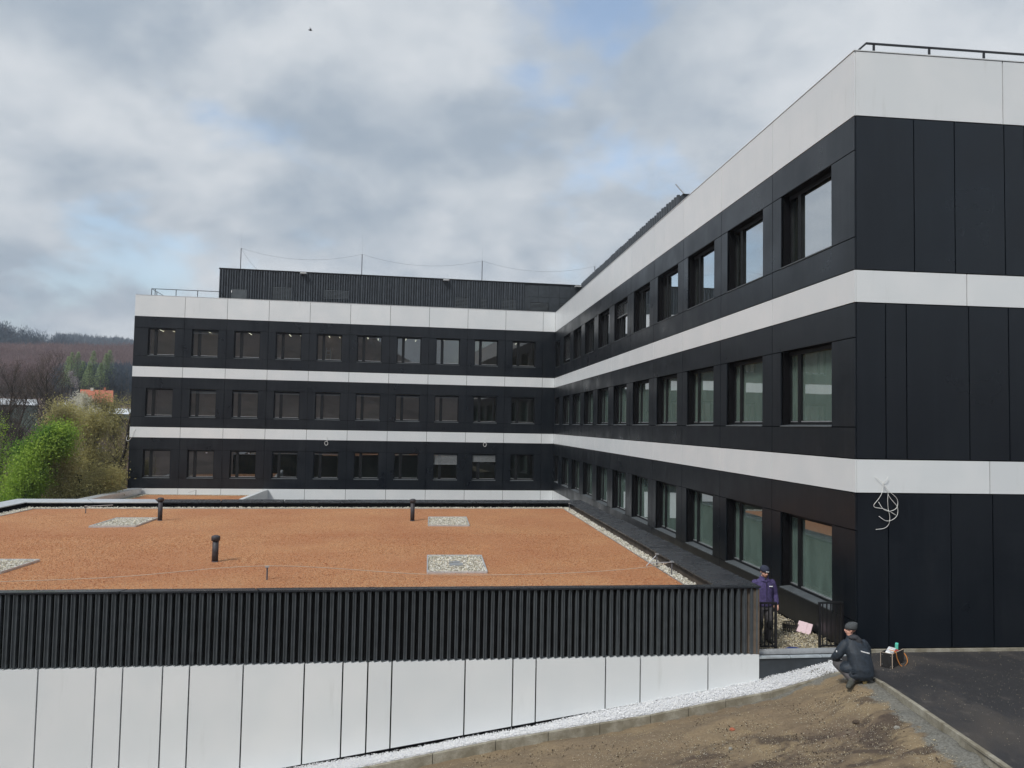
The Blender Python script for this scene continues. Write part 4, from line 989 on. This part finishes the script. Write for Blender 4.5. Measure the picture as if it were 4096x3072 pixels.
# crouching man seen from behind (local: faces +y, origin at the feet)
cm = empty('person', (-.965, -43.78, -4.80), R(2), 'crouching man in navy coat and grey beanie with his back to us at the kerb', 'person')
B_ = MB(); loft(B_, [((.07, -.03, .16), .15, .13), ((.07, -.02, .3), .16, .14), ((.05, .04, .5), .14, .11), ((.02, .10, .66), .155, .10), ((.0, .13, .78), .12, .08), ((-.01, .15, .84), .06, .055)])
limb(B_, [(-.01, .14, .80), (-.03, .17, .92)], [.055, .052])
HR2 = head(B_, Vector((-.015, .155, .99)), R(180+58), 0)
KN = {-1: (-.26, .22, .34), 1: (.30, .30, .33)}; AN_ = {-1: (-.13, -.08, .12), 1: (.14, .0, .12)}
for s in (-1, 1):
    limb(B_, [(.01+s*.165, .13, .75), (.0+s*.29, .18, .50), (s*.19, .36, .38)], [.05, .042, .028]); add_hand(B_, (s*.185, .365, .378), (-s*.2, 1, -.35), (s, .2, 0))
    limb(B_, [(.07+s*.09, .0, .25), KN[s], AN_[s]], [.085, .052, .036])
limb(B_, [(-.13, -.08, .07), (-.22, -.18, .045)], [.036, .03]); limb(B_, [(.14, .0, .08), (.16, .14, .04)], [.036, .03])
fused('body', B_, 'skin', cm, .008, 3)
T_m = MB()
for s in (-1, 1):
    K_, A_ = Vector(KN[s]), Vector(AN_[s]); H_ = Vector((.07+s*.10, .0, .25))
    limb(T_m, [H_, (H_+K_)/2, K_, (K_*.5+A_*.5)+Vector((0, .0, .01)), A_], [.12, .105, .085, .080, .066])
fused('trousers', T_m, 'trouser', cm, .012, 4)
bt = MB(); limb(bt, [(-.14, -.08, .13), (-.15, -.09, .07), (-.23, -.17, .055), (-.30, -.24, .045)], [.060, .058, .054, .046]); fused('boot', bt, 'boot', cm, .012, 3)
bt = MB(); limb(bt, [(.12, -.01, .14), (.11, -.05, .11), (.13, .06, .05), (.15, .14, .045)], [.058, .056, .052, .044]); fused('boot', bt, 'boot', cm, .012, 3)
MB().ell((.10, -.135, .095), (.050, .020, .065), 14, 10).mk('sole', 'sole', cm, True)
F_ = MB(); loft(F_, [((.10, -.03, .115), .20, .15), ((.10, -.04, .20), .235, .185), ((.09, -.03, .32), .240, .19), ((.08, .0, .45), .235, .18), ((.065, .04, .60), .235, .17), ((.045, .09, .70), .225, .15), ((.03, .115, .785), .185, .12), ((.01, .135, .84), .115, .098), ((-.005, .15, .885), .088, .088)])
for s in (-1, 1):
    limb(F_, [(.035+s*.185, .115, .72), (.03+s*.255, .125, .62), (.01+s*.295, .155, .51), (s*.28, .26, .43), (s*.21, .35, .39)], [.098, .094, .086, .076, .058])
F_.ell((-.13, .08, .29), (.16, .17, .13), 16, 10); F_.ell((-.02, -.08, .20), (.17, .10, .10), 14, 8)
fused('coat', F_, 'coat', cm, .013, 4)
hd = MB(); hd.ell((.0, .075, .865), (.105, .075, .055), 16, 10); hd.ell((.075, .045, .80), (.085, .055, .075), 14, 10); hd.ell((.10, .02, .735), (.055, .04, .05), 12, 8)
fused('hood', hd, 'coathood', cm, .012, 3)
hat = loft(MB(), [((0, .006, .012), .091, .110), ((0, .010, .055), .097, .114), ((0, .020, .10), .090, .104), ((0, .045, .135), .066, .080), ((0, .060, .150), .030, .040)])
onhead(cm, 'beanie', hat, 'greyhat', HR2)
m = MB()
for i in range(16):
    if i == 13: continue
    m.box(.045+i*.0105, .0535+i*.0105, -.118+.0004*i, -.085, .640-.0028*i, .658-.0028*i)
m.mk('back_lettering', 'print', cm)
MB().box(-.17, -.03, -.165, -.12, .26, .30).mk('pocket_flap', 'coat', cm)
MB().ell((-.335, .10, .60), (.010, .02, .02), 8, 6).mk('sleeve_badge', 'print', cm)

# ------------------------------------------------------------------ bird
b = MB(); b.tube([(-.14, 0, 0), (.0, 0, 0), (.15, 0, .0)], [.015, .045, .012], 8)
b.V += [(-.04, .03, .02), (.06, .03, .02), (.02, .42, .16)]; q = len(b.V)-3; b.F.append((q, q+1, q+2))
b.V += [(-.04, -.03, .02), (.06, -.03, .02), (.02, -.36, .2)]; q = len(b.V)-3; b.F.append((q, q+1, q+2))
o = b.mk('bird', 'bird'); a = math.atan((1241-2048)/F_PX)+YAW
d_ = fw*F_PX+rt*(1241-2048)-up*(121-1536); d_.normalize(); o.location = CAM+d_*62; o.rotation_euler = (R(35), 0, R(20)); tag(o, 'small dark bird flying high in the cloudy sky', 'bird')

# ------------------------------------------------------------------ trees
def tree_mesh(seed, H, spread, trunk_r, levels, nb, leaf=None, nleaf=0, lsize=.08, lspread=.35, crown0=.25, lean=(0, 0), upw=.55, droop=0.):
    rg = random.Random(seed); tub = MB(); tips = []
    def grow(p, d, L_, r, lv):
        k = 5 if lv == 0 else 3; n = 6 if lv == 0 else 4; pts = [p]; rs = [r]; q = p.copy(); dd = d.copy()
        for i in range(n):
            dd = (dd+Vector((rg.gauss(0, .10), rg.gauss(0, .10), rg.gauss(0, .06)+(.05 if lv else 0)-droop*lv*.1))).normalized()
            q = q+dd*L_/n; pts.append(q.copy()); rs.append(r*(1-.82*(i+1)/n)+.002)
        tub.tube(pts, rs, k, False)
        if lv >= 1: tips.extend(pts[1:] if lv >= levels-1 else pts[-2:])
        if lv < levels:
            m = nb[min(lv, len(nb)-1)]
            for j in range(m):
                t = crown0+(1-crown0)*(j+rg.random())/m if lv == 0 else .2+.8*(j+rg.random())/m
                i0 = min(int(t*n), n-1); f = t*n-i0; pp = pts[i0].lerp(pts[i0+1], f); a = rg.uniform(0, 2*math.pi)
                side = Vector((math.cos(a), math.sin(a), 0))
                nd = (side*(1-upw)+Vector((0, 0, upw))+dd*.25).normalized()
                ln = (spread*(1.15-.75*t) if lv == 0 else L_*(.62-.2*t))*rg.uniform(.75, 1.15)
                grow(pp, nd, ln, r*(1-.8*t)*(.42 if lv == 0 else .55)+.003, lv+1)
    grow(Vector((0, 0, 0)), Vector((lean[0], lean[1], 1)).normalized(), H, trunk_r, 0)
    LV = None
    if nleaf:
        g = np.random.default_rng(seed); tp_ = np.array([tuple(t) for t in tips]); c = tp_[g.integers(0, len(tp_), nleaf)]+g.normal(0, lspread, (nleaf, 3))*np.array([1, 1, .8])
        u = g.normal(size=(nleaf, 3)); u /= np.linalg.norm(u, axis=1)[:, None]; w = np.cross(u, g.normal(size=(nleaf, 3))); w /= np.linalg.norm(w, axis=1)[:, None]
        s = (lsize*g.uniform(.6, 1.3, nleaf))[:, None]
        LV = np.stack([c-u*s, c+w*s*.6, c+u*s, c-w*s*.6], 1).reshape(-1, 3)
    return tub, LV
def tree(name, x, y, z, label, cat, bark, leafmat, leafname='foliage', group=None, rz=0, **k):
    tub, LV = tree_mesh(**k)
    e = empty(name, (x, y, z), rz, label, cat, group)
    tub.mk('trunk', bark, e, True)
    if LV is not None: tag(fastmesh(leafname, LV, np.arange(len(LV)).reshape(-1, 4), leafmat, e), kind='stuff')
    return e
GZ = -9.6
def T_(px, d, ztop, **k):
    x, y = polar(px, d); return dict(x=x, y=y, z=GZ, H=ztop-GZ, **k)
tree('leafy_tree', label='bushy tree in bright spring green at the left picture edge', cat='tree', bark='bark', leafmat='leaf_green', **T_(30, 56, -.9, seed=3, spread=2.7, trunk_r=.2, levels=3, nb=(16, 5, 4), nleaf=42000, lsize=.062, lspread=.40, crown0=.12, upw=.42))
tree('leafy_tree', label='second green tree cut by the left picture edge, behind the bushy one', cat='tree', bark='bark', leafmat='leaf_green', **T_(4, 60, .5, seed=5, spread=3.4, trunk_r=.2, levels=3, nb=(14, 5, 4), nleaf=30000, lsize=.055, lspread=.4, crown0=.15, upw=.42))
G_ = 'olive budding trees left of the back wing'
for i, (px, d, zt, sp, n, lab) in enumerate(((140, 61, .1, 3.2, 16800, 'olive budding tree just right of the bright green tree'), (190, 64, -.9, 3.6, 18480, 'broad olive budding tree in the middle of the tree belt'),
                                   (252, 70, .9, 2.5, 14280, 'olive budding tree beside the left corner of the back wing'), (116, 68, -.2, 3.2, 12600, 'olive budding tree half hidden behind the bright green tree'), (180, 58, -4.4, 3.0, 18000, 'low olive shrub-like tree at the foot of the ivy trunk'), (236, 62, -4.8, 2.4, 16000, 'low olive thicket tree near the flat-capped lamp'), (136, 57, -3.6, 2.6, 16000, 'low olive tree filling the gap right of the bright green tree'))):
    tree('budding_tree', label=lab, cat='tree', bark='bark2', leafmat='leaf_olive', group=G_, **T_(px, d, zt, seed=20+i, spread=sp, trunk_r=.20, levels=3, nb=(14, 6, 4), nleaf=n, lsize=.055, lspread=.40, crown0=.12, upw=.6))
G_ = 'tall bare trees rising above the tree belt'
for i, (px, d, zt, sp, lab) in enumerate(((53, 82, 3.4, 4.6, 'tall bare tree above the bright green tree'), (112, 84, 3.8, 5.0, 'tallest bare tree right of the pale hall roof'), (5, 78, 2.8, 4.4, 'bare tree cut by the left picture edge'), (88, 90, 3.6, 4.0, 'thinner bare tree between the two tall ones'))):
    tree('bare_tree', label=lab, cat='tree', bark='bark', leafmat='bare_twigs', leafname='buds', group=G_, **T_(px, d, zt, seed=40+i, spread=sp, trunk_r=.22, levels=3, nb=(26, 9, 4), nleaf=3200, lsize=.045, lspread=.2, crown0=.3, upw=.5))
tree('bare_tree', label='leaning thick-trunked bare tree at the left corner of the back wing', cat='tree', bark='bark', leafmat='leaf_olive', leafname='buds', **T_(232, 68, 1.6, seed=51, spread=2.2, trunk_r=.24, levels=3, nb=(22, 6, 4), nleaf=3500, lsize=.05, lspread=.2, crown0=.3, upw=.4, lean=(.045, 0)))
e = tree('ivy_tree', label='tree with an ivy-clad trunk in front of the olive trees', cat='tree', bark='bark', leafmat='leaf_olive', **T_(176, 57, -1.5, seed=61, spread=2.6, trunk_r=.2, levels=3, nb=(12, 5, 4), nleaf=2500, lsize=.05, lspread=.3, crown0=.45, upw=.6))
g = np.random.default_rng(3); n = 2500; h = g.uniform(1.5, 6.0, n); th = g.uniform(0, 6.3, n); r_ = .26*(1.1-h/9)+g.normal(0, .04, n); c = np.column_stack([r_*np.cos(th), r_*np.sin(th), h])
u = g.normal(size=(n, 3)); u /= np.linalg.norm(u, axis=1)[:, None]; w = np.cross(u, g.normal(size=(n, 3))); w /= np.linalg.norm(w, axis=1)[:, None]
tag(fastmesh('ivy', np.stack([c-u*.07, c+w*.05, c+u*.07, c-w*.05], 1).reshape(-1, 3), np.arange(4*n).reshape(-1, 4), 'leaf_dark', e), kind='stuff')
tree('blossom_tree', label='cherry tree in white blossom left of the red-roofed house', cat='tree', bark='bark2', leafmat='leaf_white', leafname='blossom', **T_(166, 88, 2.2, seed=71, spread=3.4, trunk_r=.16, levels=3, nb=(18, 5, 3), nleaf=9000, lsize=.075, lspread=.13, crown0=.3, upw=.62))
tree('blossom_tree', label='cherry tree in white blossom below the red-roofed house', cat='tree', bark='bark2', leafmat='leaf_white', leafname='blossom', **T_(196, 92, 1.2, seed=73, spread=3.6, trunk_r=.16, levels=3, nb=(16, 5, 3), nleaf=8000, lsize=.075, lspread=.22, crown0=.3, upw=.5))
x, y = polar(168, 236)
tree('blossom_tree', x, y, float(hill_z(np.array(x), np.array(y))), 'small distant tree in pinkish white blossom before the dark wood', 'tree', 'bark2', 'leaf_pink', 'blossom', H=9, seed=75, spread=3.0, trunk_r=.12, levels=3, nb=(12, 5, 3), nleaf=900, lsize=.12, lspread=.3, crown0=.5, upw=.5)
# larches on the hill foot
for i in range(9):
    px = 142+i*12+rnd.uniform(-4, 4); d = 240+rnd.uniform(-2, 10); x, y = polar(px, d); z = float(hill_z(np.array(x), np.array(y)))
    g = np.random.default_rng(90+i); H = rnd.uniform(11, 14.5); n = 1500; t = g.beta(1.6, 1.3, n); r_ = (1.12-t)*2.9*g.uniform(.2, 1, n); th = g.uniform(0, 6.3, n)
    c = np.column_stack([r_*np.cos(th), r_*np.sin(th), H*(.35+.65*t)-r_*.15]); u = g.normal(size=(n, 3))*np.array([1, 1, .5]); u /= np.linalg.norm(u, axis=1)[:, None]; w = np.cross(u, [0, 0, 1.]); s = .22
    e = empty('larch', (x, y, z), 0, ('leftmost', 'second from left', 'third from left', 'fourth from left', 'middle', 'fourth from right', 'third from right', 'second from right', 'rightmost')[i]+' of the light green larches at the foot of the wooded hill', 'tree', 'larches at the foot of the wooded hill')
    MB().tube([(0, 0, -1), (0, 0, H)], [.22, .03], 5).mk('trunk', 'bark2', e)
    tag(fastmesh('needles', np.stack([c-u*s, c+w*s*.5, c+u*s, c-w*s*.5], 1).reshape(-1, 3), np.arange(4*n).reshape(-1, 4), 'leaf_larch', e), kind='stuff')
# bare wood on the slopes, one mass each
def wood(name, n, pxr, dr, H, R_, npt, size, mat, seed, label, trunks=False, tr=.16):
    g = np.random.default_rng(seed); a = np.arctan((g.uniform(*pxr, n)-1106)/1730)+YAW; d = np.sqrt(g.uniform(dr[0]**2, dr[1]**2, n))
    x = CAM.x+d*np.sin(a); y = CAM.y+d*np.cos(a); z = hill_z(x, y)-.35; hh = H*g.uniform(.75, 1.15, n); rr = R_*g.uniform(.7, 1.2, n)
    N_ = n*npt; idx = np.repeat(np.arange(n), npt); v = g.normal(size=(N_, 3)); v /= np.linalg.norm(v, axis=1)[:, None]; q = g.uniform(.35, 1, N_)**.6
    c = np.column_stack([x[idx]+v[:, 0]*q*rr[idx], y[idx]+v[:, 1]*q*rr[idx], z[idx]+hh[idx]*.66+v[:, 2]*q*hh[idx]*.34])
    u = np.column_stack([v[:, 0]*.7, v[:, 1]*.7, np.abs(v[:, 2])+.5])+g.normal(0, .25, (N_, 3)); u /= np.linalg.norm(u, axis=1)[:, None]; w = np.cross(u, g.normal(size=(N_, 3))); w /= np.linalg.norm(w, axis=1)[:, None]
    s = (size*g.uniform(.6, 1.4, N_))[:, None]
    V = np.stack([c-u*s, c+w*s*.22, c+u*s], 1).reshape(-1, 3); F_ = np.arange(len(V)).reshape(-1, 3)
    o = tag(fastmesh(name, V, F_, mat), label, 'wood', kind='stuff')
    if trunks:
        m = []; f = []; k = 0
        rt_ = tr
        for i in range(n):
            for sgn in (0, 1, 2):
                an = sgn*2.094; m.append((x[i]+rt_*math.cos(an), y[i]+rt_*math.sin(an), z[i]-.5))
            for sgn in (0, 1, 2):
                an = sgn*2.094; m.append((x[i]+rt_*.4*math.cos(an), y[i]+rt_*.4*math.sin(an), z[i]+hh[i]*.85))
            for j in range(3): f.append((k+j, k+(j+1) % 3, k+3+(j+1) % 3, k+3+j))
            k += 6
        fastmesh('trunks', m, f, 'bark2', o)['kind'] = 'stuff'
    return o
wood('bare_wood', 2300, (-60, 330), (264, 350), 9.5, 4.6, 230, .50, 'twig_far', 101, 'purple-brown bare wood covering the slope behind the house')
wood('ridge_wood', 330, (-60, 330), (440, 478), 18, 4.6, 170, .8, 'twig_far2', 102, 'tall bare trees along the ridge with pale trunks below', True, .22)
wood('far_wood', 500, (120, 330), (850, 930), 16, 6, 60, 2.2, 'twig_far2', 103, 'distant bluish wooded ridge right beside the back wing')
wood('dark_wood', 190, (128, 300), (246, 266), 10, 3.4, 130, .6, 'twig_far2', 104, 'dark wood directly behind the red-roofed house', True, .14)
wood('thicket', 150, (-40, 300), (80, 150), 5.5, 3.6, 260, .55, 'twig_far', 105, 'brown leafless thicket behind the budding trees')
# house and halls
x, y = polar(209, 235)
h = empty('house', (x, y, -.4), R(24), 'small house with red tiled roof and cream gable beyond the trees', 'house')
W2, D2, e0, r0_ = 3.3, 3.0, 4.6, 7.3
MB().prism([(-W2, -D2, 0), (-W2, D2, 0), (-W2, D2, e0-.2), (-W2, 0, r0_-.25), (-W2, -D2, e0-.2)], (2*W2, 0, 0)).mk('wall', 'render', h)
rf = MB().prism([(-W2-.5, -D2-.6, e0-.5), (-W2-.5, 0, r0_), (-W2-.5, 0, r0_+.2), (-W2-.5, -D2-.6, e0-.3)], (2*W2+1, 0, 0)).prism([(-W2-.5, D2+.6, e0-.5), (-W2-.5, D2+.6, e0-.3), (-W2-.5, 0, r0_+.2), (-W2-.5, 0, r0_)], (2*W2+1, 0, 0)).mk('roof', 'roof_tile', h)
MB().box(1.6, 2.1, -.3, .3, r0_-.5, r0_+.9).mk('chimney', 'roof_tile', rf); MB().box(-1.5, -.8, -.3, .4, r0_-.4, r0_+.7).mk('chimney', 'render', rf)
for wx in (-2.6, -.6, 1.6): MB().box(wx-.5, wx+.5, -D2-.03, -D2+.02, 2.6, 3.9).mk('window', 'frame', h)
for wy in (-1.4, .9): MB().box(-W2-.03, -W2+.02, wy-.4, wy+.4, 2.8, 4.0).mk('window', 'frame', h)
def hall(px0, px1, d, zt, zb, label):
    x0, y0 = polar(px0, d); x1, y1 = polar(px1, d); a = math.atan2(y1-y0, x1-x0); w = math.hypot(x1-x0, y1-y0)
    e = empty('hall', (x0, y0, zb), a, label, 'building'); H = zt-zb
    MB().box(0, w, 0, 14, 0, H-.6).mk('wall', 'hallwall', e); MB().prism([(0, -.5, H-.6), (0, 7, H+.4), (0, 14.5, H-.6)], (w, 0, 0)).mk('roof', 'hallroof', e)
    for i in range(int(w/4)): MB().box(1+i*4, 3.2+i*4, -.04, .01, H-2.8, H-1.4).mk('window', 'frame', e)
hall(-30, 84, 140, 2.2, -9.6, 'long low hall with a pale roof behind the bare trees')
hall(122, 172, 135, 1.7, -9.6, 'pale-roofed hall seen through branches right of the tallest bare tree')
hall(236, 300, 150, 1.2, -9.6, 'low green-grey hall beside the left edge of the back wing')

# ------------------------------------------------------------------ air
hz_ = MB().box(-1500, 1500, -1500, 1500, -12, 130).mk('haze', 'wall')
hm = bpy.data.materials.new('haze'); hm.use_nodes = True; hn = hm.node_tree; hn.nodes.clear(); ho = hn.nodes.new('ShaderNodeOutputMaterial'); hv = hn.nodes.new('ShaderNodeVolumePrincipled')
hv.inputs['Color'].default_value = (.82, .90, 1, 1); hv.inputs['Density'].default_value = .00038; hv.inputs['Anisotropy'].default_value = .2
hn.links.new(hv.outputs[0], ho.inputs['Volume']); hz_.data.materials[0] = hm; hz_['kind'] = 'stuff'
